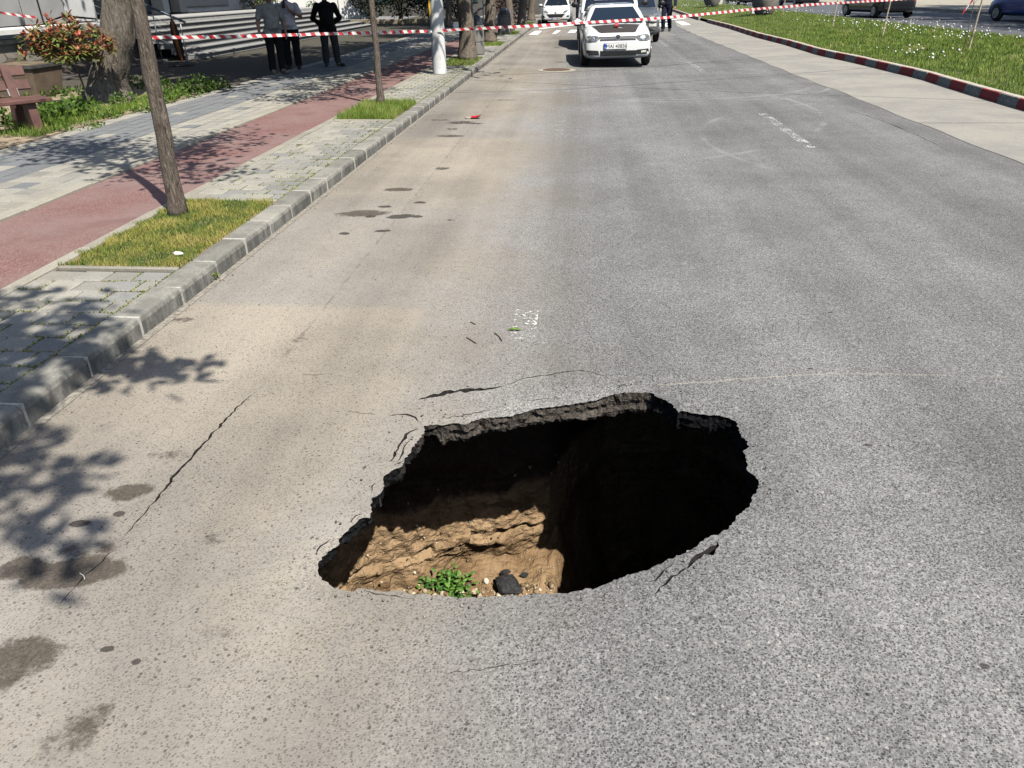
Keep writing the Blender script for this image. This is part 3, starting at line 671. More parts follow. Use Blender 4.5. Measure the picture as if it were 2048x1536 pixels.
# plaza beyond the band
def plaza_mat():
    t = NT('plaza_paving'); P = t.pos(); b = t.n('TexBrick', {'Scale': 1.0, 'Mortar Size': .006, 'Brick Width': .2, 'Row Height': .1, 'Color1': (.235, .237, .235, 1), 'Color2': (.185, .19, .192, 1), 'Mortar': (.08, .075, .065, 1)}); t.set(b.inputs[0], P)
    c = t.mix(t.mapr(t.noise(.7, 5), .35, .7, 0, .5), b.outputs[0], (.275, .277, .275)); return t.out(c, .88, spec=.3)
MB().box((-20.5, 40, .02), (18, 120, .2)).build('plaza', plaza_mat(), label='shaded grey paved square in front of the steps', kind='structure')
MB().box((-7.05, 86, .03), (8.7, 26, .18)).build('far_pavement', plaza_mat(), label='far stretch of pavement beyond the parked white hatchback', kind='structure')
# planted bed
bedp = [(-6.93, 6.0), (-6.93, 13.9), (-7.2, 15.1), (-8.6, 15.6), (-9.6, 14.6), (-9.8, 6.0)]
MB().prism(bedp, .05, .124).build('flower_bed', simple('bed_soil', (.27, .21, .14), .95, .35, 7, 6, bump=.6, bsc=50), label='sandy planting bed around the thick leaning tree', kind='structure')
# ------------------------------------------------------------------ gutter, median, opposite road
def conc_mat():
    t = NT('gutter_concrete'); P = t.pos(); n1 = t.noise(110, 3); n2 = t.noise(.8, 6, None, .6); v = t.vor(120, t.mapping(P, sc=(1, 1, 0)))
    c = t.ramp(n1, [(.3, (.235, .22, .19)), (.7, (.325, .305, .265))]); c = t.mix(t.mapr(n2, .40, .62, 0, .6), c, (.20, .192, .178)); c = t.mix(t.mapr(t.noise(6, 5, None, .7), .5, .7, 0, .35), c, (.38, .35, .29))
    c = t.mix(t.mapr(t.sep(v.outputs['Color'])[0], .8, .9, 0, .35), c, (.14, .13, .11)); t.bump(n1, .4, .005); return t.out(c, .9, spec=.25)
M_CONC = conc_mat()
gut = obj('gutter', None, None, (0, 0, 0), label='beige concrete gutter strip along the median kerb', kind='structure')
cuts = [-4, 1, 5.6, 11.5, 18.2, 27.0, 35, 43, 52, 62, 75, 120]
MB().add([(x, y, -.012) for p in [(4.2, -4), (7, -4), (8, 60), (8, 120), (6, 120), (5.5, 60), (5, 30), (4.7, 12)] for x, y in [p]], [tuple(range(8))]).build('gutter_bed', simple('gutter_joint_dirt', (.10, .085, .065), .95, .4, 20), gut)
for a, b in zip(cuts, cuts[1:]):
    L = [(interp(EDGE_R, yy)-.06+.02*math.sin(yy*3), yy) for yy in np.linspace(a+.012, b-.012, 24)]; Rr = [(interp(MED_L, yy)+.06, yy) for yy in np.linspace(b-.012, a+.012, 24)]
    n = len(L); V = [(x, y, .006 if i > 23 else .0045) for i, (x, y) in enumerate(L+Rr)]
    MB().add(V, [(i, n*2-1-i, n*2-2-i, i+1) for i in range(n-1)]).build('concrete_slab', M_CONC, gut)
def paint_mat(name, col, thr=(.35, .55), under=(.12, .115, .105)):
    t = NT(name); n = t.noise(26, 5, None, .7); c = t.ramp(t.noise(6, 3), [(.3, tuple(q*.8 for q in col)), (.7, col)])
    c = t.mix(t.mapr(n, thr[0], thr[1], .85, 0), c, under); return t.out(c, .8, spec=.3)
M_KRED = paint_mat('red_kerb_paint', (.42, .075, .065), (.20, .38), (.10, .075, .06)); M_KGREY = paint_mat('worn_white_kerb_paint', (.46, .44, .37), (.34, .56), (.085, .08, .07))
mk = obj('median_kerb', None, None, (0, 0, 0), label='median kerb painted in alternating red and worn white blocks', kind='structure')
M_KTOP = simple('kerb_top_concrete', (.40, .36, .29), .9, .25, 12)
y = 5.0; k = 0; BL = .66
def med_kerb_block(y0, mat, top=True):
    a = Vector((interp(MED_L, y0), y0)); b = Vector((interp(MED_L, y0+BL), y0+BL)); d = (b-a); rz = math.atan2(-d.x, d.y)
    mb = MB(); w = .15; l = d.length-.012
    prof = [(0, -.05), (0.0, .05), (.022, .152), (.035, .165), (w, .168), (w, -.05)]; V = []; F = []; n = len(prof)
    for yy in (-l/2, l/2): V += [(x+random.uniform(-.004, .004), yy, z) for x, z in prof]
    F = [(i, n+i, n+i+1, i+1) for i in range(n-1)]+[tuple(range(n)), tuple(range(2*n-1, n-1, -1))]
    mb.add(V, F); mb.mi = [0, 0, 0, 1, 1, 0, 0]
    m = (a+b)/2; mb.build('kerb_block', [mat, M_KTOP], mk, loc=(m.x, m.y, 0)).rotation_euler = (0, random.uniform(-.02, .02), rz+random.uniform(-.012, .012))
while y < 78:
    if not (45.2 < y < 48.2): med_kerb_block(y, M_KRED if k % 2 else M_KGREY)
    y += BL; k += 1
OZ = .28; XO = 12.0
def med_z(x, y): t_ = np.clip((x-7.2)/(XO-7.2), 0, 1); return .13+t_*(OZ+.10-.13)+.05*np.sin(np.pi*t_)
xs = np.linspace(0, 1, 8); V = []; ys = np.linspace(-4, 118, 62)
for yy in ys:
    for s_ in xs: x_ = interp(MED_L, yy)+.12+s_*(XO-interp(MED_L, yy)-.12); V.append((x_, yy, float(med_z(x_, yy))))
F = [(j*8+i, j*8+i+1, (j+1)*8+i+1, (j+1)*8+i) for j in range(61) for i in range(7)]
MED = MB().add(V, F).build('median', simple('median_soil', (.085, .10, .03), .95, .5, 3, 6), label='raised grass median between the two carriageways', kind='structure')
mp = [(interp(MED_L, yy)+.16, yy) for yy in np.linspace(9, 90, 40)]+[(XO, 90), (XO, 9)]
dn = lambda q: np.clip((24/np.maximum(q[:, 1], 9))**2.0, .02, 1)
grass('median_grass', mp, 95000, .085, .015, M_GRASS, 41, med_z, None, .6, dn, label='long green grass covering the median')
# dandelion clocks
g = np.random.default_rng(5); pts = []
while len(pts) < 430:
    y_ = g.uniform(18, 70); x_ = g.uniform(interp(MED_L, y_)+.5, XO-.1)
    if noise.noise((x_*.45, y_*.16, 2))+.35*(x_-9)/3+.12 > .18+g.random()*.25: pts.append((x_, y_))
V = []; F = []; T = []
bm = bmesh.new(); bmesh.ops.create_icosphere(bm, subdivisions=1, radius=1); ico = [tuple(v.co) for v in bm.verts]; icf = [tuple(v.index for v in f.verts) for f in bm.faces]; bm.free()
for x_, y_ in pts:
    z_ = float(med_z(np.array(x_), 0))+g.uniform(.12, .28); r_ = g.uniform(.016, .03); o = len(V); V += [(x_+a*r_, y_+b*r_, z_+c*r_) for a, b, c in ico]; F += [tuple(i+o for i in q) for q in icf]
me = npmesh('dandelion_clocks', np.array(V), np.array(F), simple('seed_head', (.62, .62, .56), .9, .1)); obj('dandelion_clocks', me, label='white dandelion clocks dotted over the median grass', kind='stuff')
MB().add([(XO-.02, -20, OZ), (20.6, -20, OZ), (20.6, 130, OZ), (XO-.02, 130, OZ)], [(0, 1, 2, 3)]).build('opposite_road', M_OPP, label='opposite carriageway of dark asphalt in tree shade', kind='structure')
MB().box((30.6, 55, OZ-.05), (20, 150, .34)).build('opposite_pavement', simple('pale_paving', (.30, .27, .21), .9, .3, 2, 6), label='pale pavement beyond the opposite carriageway', kind='structure')
# ------------------------------------------------------------------ road paint
def worn_paint(name, lo, hi, col=(.62, .61, .57)):
    t = NT(name); P = t.mapping(t.pos(), sc=(1, 1, 0)); n = t.math('ADD', t.math('MULTIPLY', t.noise(38, 4, P, .7), .65), t.math('MULTIPLY', t.noise(4, 3, P), .35))
    t.out(col, .8); tr = t.n('BsdfTransparent'); mx = t.n('MixShader', {0: t.mapr(n, lo, hi)}); t.t.links.new(tr.outputs[0], mx.inputs[1]); t.t.links.new(t.b.outputs[0], mx.inputs[2]); t.t.links.new(mx.outputs[0], t.t.nodes['Material Output'].inputs[0]); return t.m
WP = worn_paint('worn_white_paint', .51, .60); WP2 = worn_paint('nearly_gone_paint', .555, .62); ZP = worn_paint('zebra_paint', .30, .42, (.75, .74, .70))
def quad_sheet(name, pts, mat, z): return MB().add([(p[0], p[1], z) for p in pts], [tuple(range(len(pts)))]).build(name, mat, ROAD)
for a, b in [(9.6, 12.4), (18.7, 21.5), (27.5, 30.9)]: quad_sheet('lane_dash', [(2.72, a), (2.86, a), (2.86, b), (2.72, b)], WP, .004)
for a, b in [(3.82, 4.28), (10.2, 12.1), (15, 17), (25, 27)]: quad_sheet('lane_dash', [(-.36, a), (-.22, a), (-.22, b), (-.36, b)], WP2 if a > 5 else WP, .004)
quad_sheet('paint_fleck', [(4.05-.6, 14.0), (4.5, 14.0), (4.5, 14.3), (3.4, 14.3)], WP2, .004)
for pts in [[(1057,70),(1075,70),(1084,62),(1070,62)], [(1104,68),(1112,68),(1122,61),(1113,61)], [(1135,66),(1150,66),(1155,60),(1142,60)], [(1308,47),(1330,47),(1337,53.5),(1320,53.5)], [(1351,43),(1366,43),(1382,50),(1364,51)], [(1330,46.5),(1338,46),(1340,48),(1333,49)]]:
    P_ = [at(*p) for p in pts]; quad_sheet('zebra_bar', P_ if (P_[1]-P_[0]).cross(P_[2]-P_[0]).z > 0 else P_[::-1], ZP, .008 if pts[0][0] < 1345 else .012)
for pts in [[(1078,59),(1160,49.5),(1160,47.5),(1078,57)], [(1300,45.8),(1372,37),(1372,36),(1300,44)]]:
    P_ = [at(*p) for p in pts]; quad_sheet('stop_line', P_ if (P_[1]-P_[0]).cross(P_[2]-P_[0]).z > 0 else P_[::-1], ZP, .012)
P_ = [at(*p) for p in [(1296,76),(1352,72.5),(1352,69),(1330,62),(1296,64)]]
MB().add([(p.x, p.y, .004) for p in P_], [(0, 1, 2, 3, 4)]).build('asphalt_patch', plain_asphalt('patch_asphalt', (.17, .165, .15)), ROAD)
P_ = [at(*p) for p in [(1088,67),(1092,67),(1108,62),(1104,62)]]; quad_sheet('red_mark', P_, worn_paint('red_road_mark', .45, .6, (.45, .12, .10)), .009)
M_RUST = simple('rusty_iron', (.13, .085, .06), .75, .5, 30, bump=.5, bsc=60, metal=.3)
man = thing('manhole_cover', (-.6, 19.5, 0), 'round rusty manhole cover in a pale ring beside the white police car', 'manhole')
MB().lathe([(.0, .001), (.46, .001), (.46, .006), (.40, .009), (.0, .009)], 28).build('concrete_ring', simple('pale_ring', (.32, .29, .23), .9, .3, 20), man)
MB().lathe([(.0, .010), (.33, .010), (.33, .016), (.31, .019), (.0, .019)], 28).build('iron_lid', M_RUST, man)
#PART2
# ------------------------------------------------------------------ trees
def bark_mat(name, dark, light, sc=1.0):
    t = NT(name); P = t.objc(); a = t.noise(1, 5, t.mapping(P, sc=(62*sc, 62*sc, 11*sc)), .7, 1.0); b = t.noise(6*sc, 4, P)
    c = t.ramp(a, [(.34, dark), (.52, tuple((p+q)/2 for p, q in zip(dark, light))), (.66, light)]); c = t.mix(t.mapr(b, .4, .7, 0, .45), c, tuple(p*.7 for p in light))
    t.bump(a, 1.0, .03); return t.out(c, .92, spec=.2)
M_BARK = bark_mat('sapling_bark', (.035, .026, .02), (.27, .22, .175)); M_BARKB = bark_mat('old_bark', (.05, .04, .03), (.30, .26, .21), .55); M_BARKS = bark_mat('street_tree_bark', (.045, .036, .028), (.30, .25, .195), .9)
def limb_path(p, d, L, n, wob, rnd, droop=0.0):
    pts = [Vector(p)]; d = Vector(d).normalized()
    for i in range(n):
        d = (d+Vector((rnd.gauss(0, wob), rnd.gauss(0, wob), rnd.gauss(0, wob)-droop))).normalized(); pts.append(pts[-1]+d*L/n)
    return pts
def make_tree(name, loc, trunk, rads, crown_h, crown_r, nlimb, leaf_n, leaf_s, mat, label, cat='tree', seed=1, group=None, leafmat=None, aim=None, relief=.06, nseg=20, moss=False, squash=.75, spread=.55, wobk=.16):
    """trunk: list of local points; limbs fork from its top; leaves gather round the twig ends"""
    rnd = random.Random(seed); g = np.random.default_rng(seed); root = thing(name, loc, label, cat, group)
    # smooth trunk with relief
    P = []; Rd = []
    for i in range(len(trunk)-1):
        a, b = Vector(trunk[i]), Vector(trunk[i+1]); k = max(2, int((b-a).length/.09))
        for j in range(k): P.append(a.lerp(b, j/k)); Rd.append(rads[i]+(rads[i+1]-rads[i])*j/k)
    P.append(Vector(trunk[-1])); Rd.append(rads[-1])
    mb = MB(); mb.tube(P, Rd, nseg)
    if relief:
        nv = []
        for idx, v in enumerate(mb.v):
            ax = P[min(idx//nseg, len(P)-1)]; d = Vector(v)-ax; r_ = d.length or 1; q = Vector(v)
            k = 1+relief*(noise.noise((q.x*9, q.y*9, q.z*2.2))*1.3+noise.noise((q.x*26, q.y*26, q.z*7))*.7)
            if q.z < .35 and r_ > .03: k += max(0, .35-q.z)*(.55+.55*noise.noise((math.atan2(d.y, d.x)*1.3, 3, seed)))
            nv.append(tuple(ax+d*k))
        mb.v = nv
    top = P[-1]; tips = []
    for i in range(nlimb):
        a = 2*math.pi*i/nlimb+rnd.uniform(-.4, .4); base = P[-1-rnd.randrange(0, max(1, len(P)//6))]
        d = Vector((math.cos(a)*spread, math.sin(a)*spread, rnd.uniform(.5, 1.0)))
        if aim and i < len(aim): d = Vector(aim[i])
        L = d.length*crown_r*1.15 if aim and i < len(aim) else crown_r*rnd.uniform(.9, 1.25)
        lp = limb_path(base, d, L, 8, wobk, rnd); r0 = rads[-1]*rnd.uniform(.5, .7); mb.tube(lp, [r0*(1-.8*k/8) for k in range(9)], 7)
        for k in range(3, 9):
            for _ in range(2):
                dd = (lp[k]-lp[k-1]).normalized()+Vector((rnd.gauss(0, .7), rnd.gauss(0, .7), rnd.gauss(.1, .4)))
                tw = limb_path(lp[k], dd, crown_r*rnd.uniform(.25, .5), 4, .22, rnd); mb.tube(tw, [r0*.28, r0*.22, r0*.16, r0*.1, r0*.05], 5); tips += [tw[2], tw[3], tw[4], tw[4]]
    mb.build('trunk', mat, root, smooth=True)
    T = np.array([tuple(t_) for t_ in tips]); ix = g.integers(0, len(T), leaf_n); LP = T[ix]+g.normal(0, crown_r*.085, (leaf_n, 3))
    V, F = leaf_cloud(LP, leaf_s*g.uniform(.6, 1.2, leaf_n), .0, .55, seed); tn = np.clip(np.repeat(g.random(len(T))[ix]*.6+g.random(leaf_n)*.4, 4), 0, 1)
    obj('crown', npmesh('crown', V, F, leafmat or M_LEAF, tn), root); return root
z0 = PZ-.01
make_tree('young_tree', (-3.33, 5.95, z0), [(.0,0,0),(.01,0,.12),(.015,0,.45),(.03,0,.62),(.035,0,.95),(.03,0,1.06),(.045,0,1.3),(.05,0,1.62),(.02,.02,2.3),(-.05,.05,3.1),(-.02,.05,3.4)], [.074,.066,.061,.062,.056,.060,.055,.051,.046,.04,.035], 3.3, 1.7, 8, 2500, .14, M_BARK, 'nearest young tree with fissured brown bark in the yellowish grass square', seed=11, relief=.05, nseg=18)
make_tree('young_tree', (-3.19, 12.53, z0), [(0,0,0),(-.01,0,.4),(.0,0,.9),(-.02,0,1.6),(-.03,.0,2.5),(0,0,3.1)], [.062,.05,.047,.044,.038,.03], 3.2, 1.3, 6, 1700, .14, M_BARK, 'slender sapling in the bright green grass square', seed=12, relief=.04, nseg=12)
# neighbour of the nearest tree, standing beside the photographer: its outer limbs reach over the kerb
_b = Vector((-3.1, -.75, z0)); _tp = Vector((.45, .25, 5.1)); _am = []
for (px, py), h in zip([(310,695),(225,770),(70,790),(110,880),(40,930),(95,1005),(15,1030),(10,850),(150,740)], (5.4, 5.7, 5.2, 5.9, 5.5, 6.1, 5.7, 5.3, 5.6)):
    k = h/math.tan(SUN_EL); q = at(px, py)+Vector((.64*k, -.77*k, h)); _am.append(tuple(q-_b-_tp))
make_tree('young_tree', _b+Vector((-.48, .42, 0)), [(0,0,0),(.05,0,1.0),(.2,.1,3.0),tuple(_tp)], [.14,.13,.11,.085], 3.4, .87, 9, 5200, .15, M_BARK, 'young tree by the kerb whose crown shades the near pavement corner', seed=18, relief=.04, nseg=14, aim=_am, wobk=.06)
STL = [('thick speckled street tree trunk just past the white pole', -3.0, 21.3, .22, 31), ('dark street tree trunk between the two litter bins', -3.19, 28.4, .20, 32), ('street tree trunk right behind the domed litter bin', -3.2, 36.2, .19, 33), ('leaning street tree trunk left of the white hatchback', -3.05, 41.5, .21, 34), ('farthest street tree trunk beside the white hatchback', -2.95, 47.5, .2, 35)]
for i, (lab, x_, y_, r_, sd) in enumerate(STL):
    ln = (-.05, .12, -.1, .25, .2)[i]
    make_tree('street_tree', (x_, y_, z0), [(0,0,0),(.01,0,.5),(ln*.4,0,1.2),(ln,0,2.4),(ln*1.2,.1,3.8)], [r_*1.1, r_*.95, r_*.88, r_*.8, r_*.62], 4, 3.3, 8, 6500, .30, M_BARKS, lab, seed=sd, group='street trees along the kerb', relief=.05, nseg=16)
make_tree('leaning_tree', (-8.17, 13.2, .115), [(0,0,0),(.02,0,.12),(.10,0,.38),(.22,0,.62),(.34,0,.85),(.45,0,1.1),(.55,0,1.4),(.66,0,1.7),(.85,.1,2.6),(1.0,.2,3.8)], [.39,.33,.295,.283,.278,.268,.243,.233,.22,.20], 4, 4.9, 11, 17000, .32, M_BARKB, 'thick gnarled tree leaning right in the planting bed', seed=41, relief=.11, nseg=40, aim=[(.5,.75,.35),(.75,.35,.4),(.1,.9,.35),(.8,.55,.5),(-.3,.8,.4),(.35,.9,.6),(.9,.5,.25),(.6,1.0,.3),(.0,.6,.9),(-.5,.5,.5),(.3,.5,.8)])
for i, (x_, y_) in enumerate([(22.6, 21), (22.2, 28), (22.8, 35), (23.2, 42.5), (25.5, 50)]):
    make_tree('plane_tree', (x_, y_, OZ+.1), [(0,0,0),(.05,0,1.2),(.1,.1,3.0),(.0,.2,4.6)], [.30,.26,.24,.2], 4.6, 4.6, 8, 5200, .42, M_BARKS, ['tall shade tree standing nearest along the opposite pavement', 'second shade tree along the opposite pavement', 'third shade tree along the opposite pavement', 'fourth shade tree along the opposite pavement', 'farthest shade tree along the opposite pavement'][i], seed=60+i, group='shade trees of the opposite pavement', relief=.04, nseg=14)
make_tree('plaza_tree', (-12.4, 9.5, .12), [(0,0,0),(.1,0,1.5),(.1,.1,3.4)], [.2,.18,.15], 3.4, 3.2, 7, 3600, .32, M_BARKB, 'shade tree left of the steps out of the lower square', seed=71, relief=.05, nseg=14)
make_tree('plaza_tree', (-6.6, 40.5, .12), [(0,0,0),(.1,0,1.5),(.1,.1,3.4)], [.16,.15,.12], 3.4, 3.4, 7, 4200, .34, M_BARKB, 'dark trunk in front of the evergreen shrubs', seed=72, relief=.05, nseg=14)
# ------------------------------------------------------------------ weeds and shrubs in the bed
def weed_cluster(cx_, cy_, r_, n, s, seed, z=.12, h=.3):
    g = np.random.default_rng(seed); a = g.uniform(0, 6.28, n); q = np.sqrt(g.random(n))*r_
    return np.stack([cx_+np.cos(a)*q, cy_+np.sin(a)*q, z+g.random(n)**1.3*h*(1-.5*q/r_)], 1), s*g.uniform(.5, 1.2, n)
PP = []; SS = []
for i, (px, py, r_, n, s_, h) in enumerate([(130,240,.35,420,.10,.28),(160,228,.3,360,.11,.25),(100,235,.35,300,.10,.25),(205,235,.3,260,.06,.12),(60,250,.3,260,.07,.18),(20,245,.4,300,.08,.2),(250,212,.25,260,.06,.25),(340,190,.35,380,.07,.22),(400,182,.45,420,.08,.3),(370,195,.3,200,.05,.15),(320,205,.3,260,.06,.18),(430,178,.3,200,.07,.25),(290,222,.25,200,.05,.1),(150,255,.4,220,.05,.06),(110,190,.5,260,.08,.15),(290,175,.5,300,.08,.25)]):
    p = at(px, py, .12); a, b = weed_cluster(p.x, p.y, r_, n, s_, 100+i, h=h); PP.append(a); SS.append(b)
P_ = np.vstack(PP); S_ = np.concatenate(SS); V, F = leaf_cloud(P_, S_, .5, .6, 8); g = np.random.default_rng(9)
obj('bed_weeds', npmesh('bed_weeds', V, F, M_WEED, np.repeat(g.random(len(P_)), 4)), label='leafy green weeds growing in the planting bed', kind='stuff')
p1, p2 = at(85, 262, .12), at(470, 177, .12)
grass('bed_grass', [(-6.97, 9.5), (-6.97, 14.5), (-7.7, 15.0), (-7.8, 9.5)], 7000, .11, .009, M_GRASS, 55, lambda x, y: x*0+.12, None, .7, lambda q: np.clip(.25+np.array([noise.noise((a*1.3, b*.9, 4)) for a, b in q])*1.6, .02, 1), label='tufts of grass along the front edge of the planting bed')
# red-tipped shrub on a bare stem
rs = thing('red_tip_shrub', (-7.96, 12.3, .12), 'shrub with red and green leaves on a bare stem before the leaning tree', 'shrub')
rnd = random.Random(5); mb = MB(); st = [(0,0,0),(-.03,0,.3),(-.06,0,.6),(-.08,0,.82)]; mb.tube(st, [.018,.016,.014,.012], 8); clus = []
for i in range(80):
    e = Vector((rnd.uniform(-.72, .46), rnd.uniform(-.35, .35), 0)); e.z = .78+rnd.uniform(.0, .62)*(1-abs(e.x+.1)/1.2); e.x *= .95
    mid = Vector((-.08, 0, .8)).lerp(e, .5)+Vector((rnd.gauss(0, .05), rnd.gauss(0, .05), -.05)); mb.tube([(-.08, 0, .78+rnd.uniform(-.1, .05)), mid, e], [.008, .006, .004], 5, cap=False); clus.append(e)
mb.build('stem', M_BARK, rs)
def whorl_leaves(cl, n, L, wd, seed, reddish):
    V = []; F = []; T = []; rr = random.Random(seed)
    for c in cl:
        tone = rr.random()
        for k in range(n):
            a = rr.uniform(0, 6.28); el = rr.uniform(-.5, 1.2); d = Vector((math.cos(a)*math.cos(el), math.sin(a)*math.cos(el), math.sin(el))); sd = d.cross(Vector((0, 0, 1))).normalized() if abs(d.z) < .98 else Vector((1, 0, 0)); nn = sd.cross(d)
            l = L*rr.uniform(.6, 1.15); w = wd*rr.uniform(.7, 1.2); o = len(V); b = c+d*rr.uniform(0, .05)-Vector((0, 0, rr.uniform(0, .12)))
            V += [b, b+d*l*.35+sd*w*.5-nn*.004, b+d*l*.75+sd*w*.4-nn*.01, b+d*l-nn*.02, b+d*l*.75-sd*w*.4-nn*.01, b+d*l*.35-sd*w*.5-nn*.004, b+d*l*.5+nn*.004]
            F += [(o, o+1, o+6), (o+1, o+2, o+6), (o+2, o+3, o+6), (o+3, o+4, o+6), (o+4, o+5, o+6), (o+5, o, o+6)]; T += [min(1, max(0, (.25+.75*rr.random()) if el > .15 else .5*rr.random()*(.6+tone)))]*7
    return np.array([tuple(v) for v in V]), np.array(F), np.array(T)
V, F, T = whorl_leaves(clus, 22, .125, .042, 3, True)
obj('foliage', npmesh('foliage', V, F, tintmat('red_tip_leaves', [(0, (.08, .13, .03)), (.35, (.20, .25, .07)), (.5, (.30, .19, .07)), (.75, (.40, .13, .06)), (1, (.46, .09, .07))], .4, .3), T), rs)
# green plant fallen on the shelf inside the hole
pl = thing('leafy_plant', (-.78, 3.60, floor_z(-.78, 3.60)-.01), 'clump of green leaves growing at the bottom of the sinkhole', 'plant')
rnd = random.Random(8); cl = [Vector((rnd.gauss(0, .085), rnd.gauss(0, .05), .02+abs(rnd.gauss(0, .055)))) for _ in range(34)]
mb = MB(); [mb.tube([(c.x*.3, c.y*.3, -.02), c*.6, c], [.006, .004, .003], 5, cap=False) for c in cl]; mb.build('stem', M_WEED, pl)
V, F, T = whorl_leaves(cl, 13, .042, .024, 4, False); obj('foliage', npmesh('foliage', V, F, tintmat('fresh_leaves', [(0, (.035, .10, .02)), (.5, (.08, .19, .03)), (1, (.16, .30, .06))], .45, .25), T), pl)
# ------------------------------------------------------------------ pole, bins, bench, planter
M_WHITEP = (lambda t: (t.out(t.mix(t.mapr(t.noise(9, 6, t.mapping(t.objc(), sc=(1, 1, .3)), .7), .55, .7, 0, .5), t.ramp(t.noise(2, 4, t.objc()), [(.3, (.52, .52, .50)), (.7, (.66, .655, .63))]), (.30, .29, .27)), .75, spec=.3)))(NT('whitewashed_concrete'))
pole = thing('utility_pole', (-3.08, 17.43, PZ-.005), 'thick white painted utility pole beside the grass at the kerb', 'pole')
MB().lathe([(.155, 0), (.152, .03), (.148, .5), (.135, 3), (.115, 7.5), (.0, 7.52)], 26).build('shaft', M_WHITEP, pole, smooth=True)
MB().box((-.10, -.085, 1.37), (.008, .11, .44), rot=(0, .02, -.86)).build('yellow_sticker', simple('yellow_plastic', (.55, .33, .03), .5, .2), pole, label='yellow strip stuck on the upper left of the pole')
MB().lathe([(.19, -.02), (.19, .012), (.15, .018), (.0, .018)], 20).build('base_collar', M_KERB, pole)
M_GRAN = simple('washed_gravel_concrete', (.19, .18, .165), .9, .5, 120, 3, bump=.6, bsc=130); M_DOME = simple('grey_plastic_dome', (.10, .115, .125), .35, .15, 4, spec=.5); M_DKM = simple('dark_metal', (.03, .032, .036), .45, .2, 10, spec=.5)
def bin_(loc, lab, s=1.0, dome=M_DOME):
    b = thing('litter_bin', loc, lab, 'litter bin', 'washed concrete litter bins along the pavement')
    MB().lathe([(0, 0), (.27, 0), (.285, .02), (.285, .30), (.27, .31), (.27, .325), (.285, .335), (.285, .62), (.262, .63), (.262, .66), (.278, .67), (.278, .74), (.24, .75), (0, .75)], 24).build('body', M_GRAN, b, smooth=False)
    MB().lathe([(.262, .75), (.262, .77), (.245, .86), (.19, .95), (.10, 1.005), (0, 1.02)], 24).build('dome_lid', dome, b, smooth=True)
    MB().box((-.02, -.262, .85), (.26, .03, .12)).build('opening_flap', M_DKM, b); b.scale = (s, s, s); return b
bin_((-3.02, 22.9, PZ), 'litter bin half hidden behind the thick trunk past the pole', 1.0, M_DKM)
bin_((-3.16, 33.4, PZ), 'litter bin with grey dome lid farther along the kerb', .95)
M_BROWN = simple('brown_painted_wood', (.105, .052, .042), .55, .3, 6, 4, obj=True, spec=.35, rnd=.12)
bn = thing('park_bench', (-8.02, 9.30, .12), 'brown plank park bench at the left edge by the planting bed', 'bench', rz=R(-36))
for i, x_ in enumerate((.32, .20, .08, -.04)): MB().cbox((x_, 0, .40), (.105, 2.4, .05), .008).build('seat_plank', M_BROWN, bn)
for i, (x_, z_) in enumerate(((-.30, .55), (-.37, .72))): MB().cbox((x_-.02, 0, z_), (.045, 2.4, .13), .008, rot=(0, -.3, 0)).build('back_plank', M_BROWN, bn)
for y_ in (-.95, .95):
    fr = MB(); fr.box((.22, y_, .19), (.26, .11, .38), taper=(.62, 1)); fr.build('front_leg', M_BROWN, bn)
    fr = MB(); fr.box((-.30, y_, .19), (.20, .11, .38), rot=(0, .25, 0), taper=(.8, 1)); fr.build('rear_leg', M_BROWN, bn)
    MB().box((-.03, y_, .355), (.58, .09, .05)).build('seat_support', M_BROWN, bn); MB().box((-.29, y_, .56), (.09, .10, .50), rot=(0, -.3, 0)).build('back_support', M_BROWN, bn)
    MB().cbox((-.245, y_, .47), (.02, .13, .10), .004, rot=(0, -.3, 0)).build('bracket', simple('grey_steel', (.28, .28, .28), .5, .2, 20), bn)
pt = thing('planter_box', (-10.1, 13.95, .12), 'tapered brown concrete planter box behind the bench', 'planter')
mb = MB(); mb.box((0, 0, .24), (.72, .72, .48), taper=(1.22, 1.22)); mb.build('tub', simple('brown_concrete', (.17, .125, .085), .9, .3, 5, 5, bump=.3), pt)
MB().box((0, 0, .505), (.93, .93, .05)).build('rim', simple('planter_rim', (.06, .06, .058), .8, .3, 8), pt)
MB().box((0, 0, .535), (.78, .78, .012)).build('soil', M_EARTH, pt)
# ------------------------------------------------------------------ stairs, landing, facade
M_STEP = simple('grey_stone_step', (.225, .222, .215), .85, .25, 14, 5, bump=.2, bsc=80, rnd=.06); M_TREAD = simple('light_stone_tread', (.26, .256, .245), .8, .15, 10, rnd=.05)
stt = thing('stone_steps', (-10.55, 21.7, .12), 'wide flight of grey stone steps up to the white building', 'stairs'); RH, TD = .137, .36
for i in range(7):
    y1_ = 19.5-i*.75
    for a in np.arange(0, y1_, 2.4):
        L = min(2.4, y1_-a)-.008; MB().box((-i*TD-TD*.5-.02, a+L/2, i*RH+RH/2-.02), (TD+.02, L, RH-.03)).build('riser_block', M_STEP, stt)
        MB().cbox((-i*TD-TD*.5+.005, a+L/2, (i+1)*RH-.015), (TD+.05, L, .03), .006).build('tread_slab', M_TREAD, stt)
LZ = .12+7*RH
bld = thing('white_building', (-14.7, 22, .12), 'white panelled building above the steps', 'building')
M_WHITE = simple('white_render', (.72, .715, .69), .8, .08, 3); M_LGREY = simple('light_grey_panel', (.42, .42, .41), .6, .1, 2); M_DKJ = simple('dark_joint', (.035, .036, .04), .6, .2); M_GLASS = (lambda t: t.out((.045, .075, .08), .06, spec=.6))(NT('tinted_glass')); M_GLASS2 = (lambda t: t.out((.10, .15, .145), .1, spec=.6))(NT('pale_tinted_glass'))
lz = LZ-.12
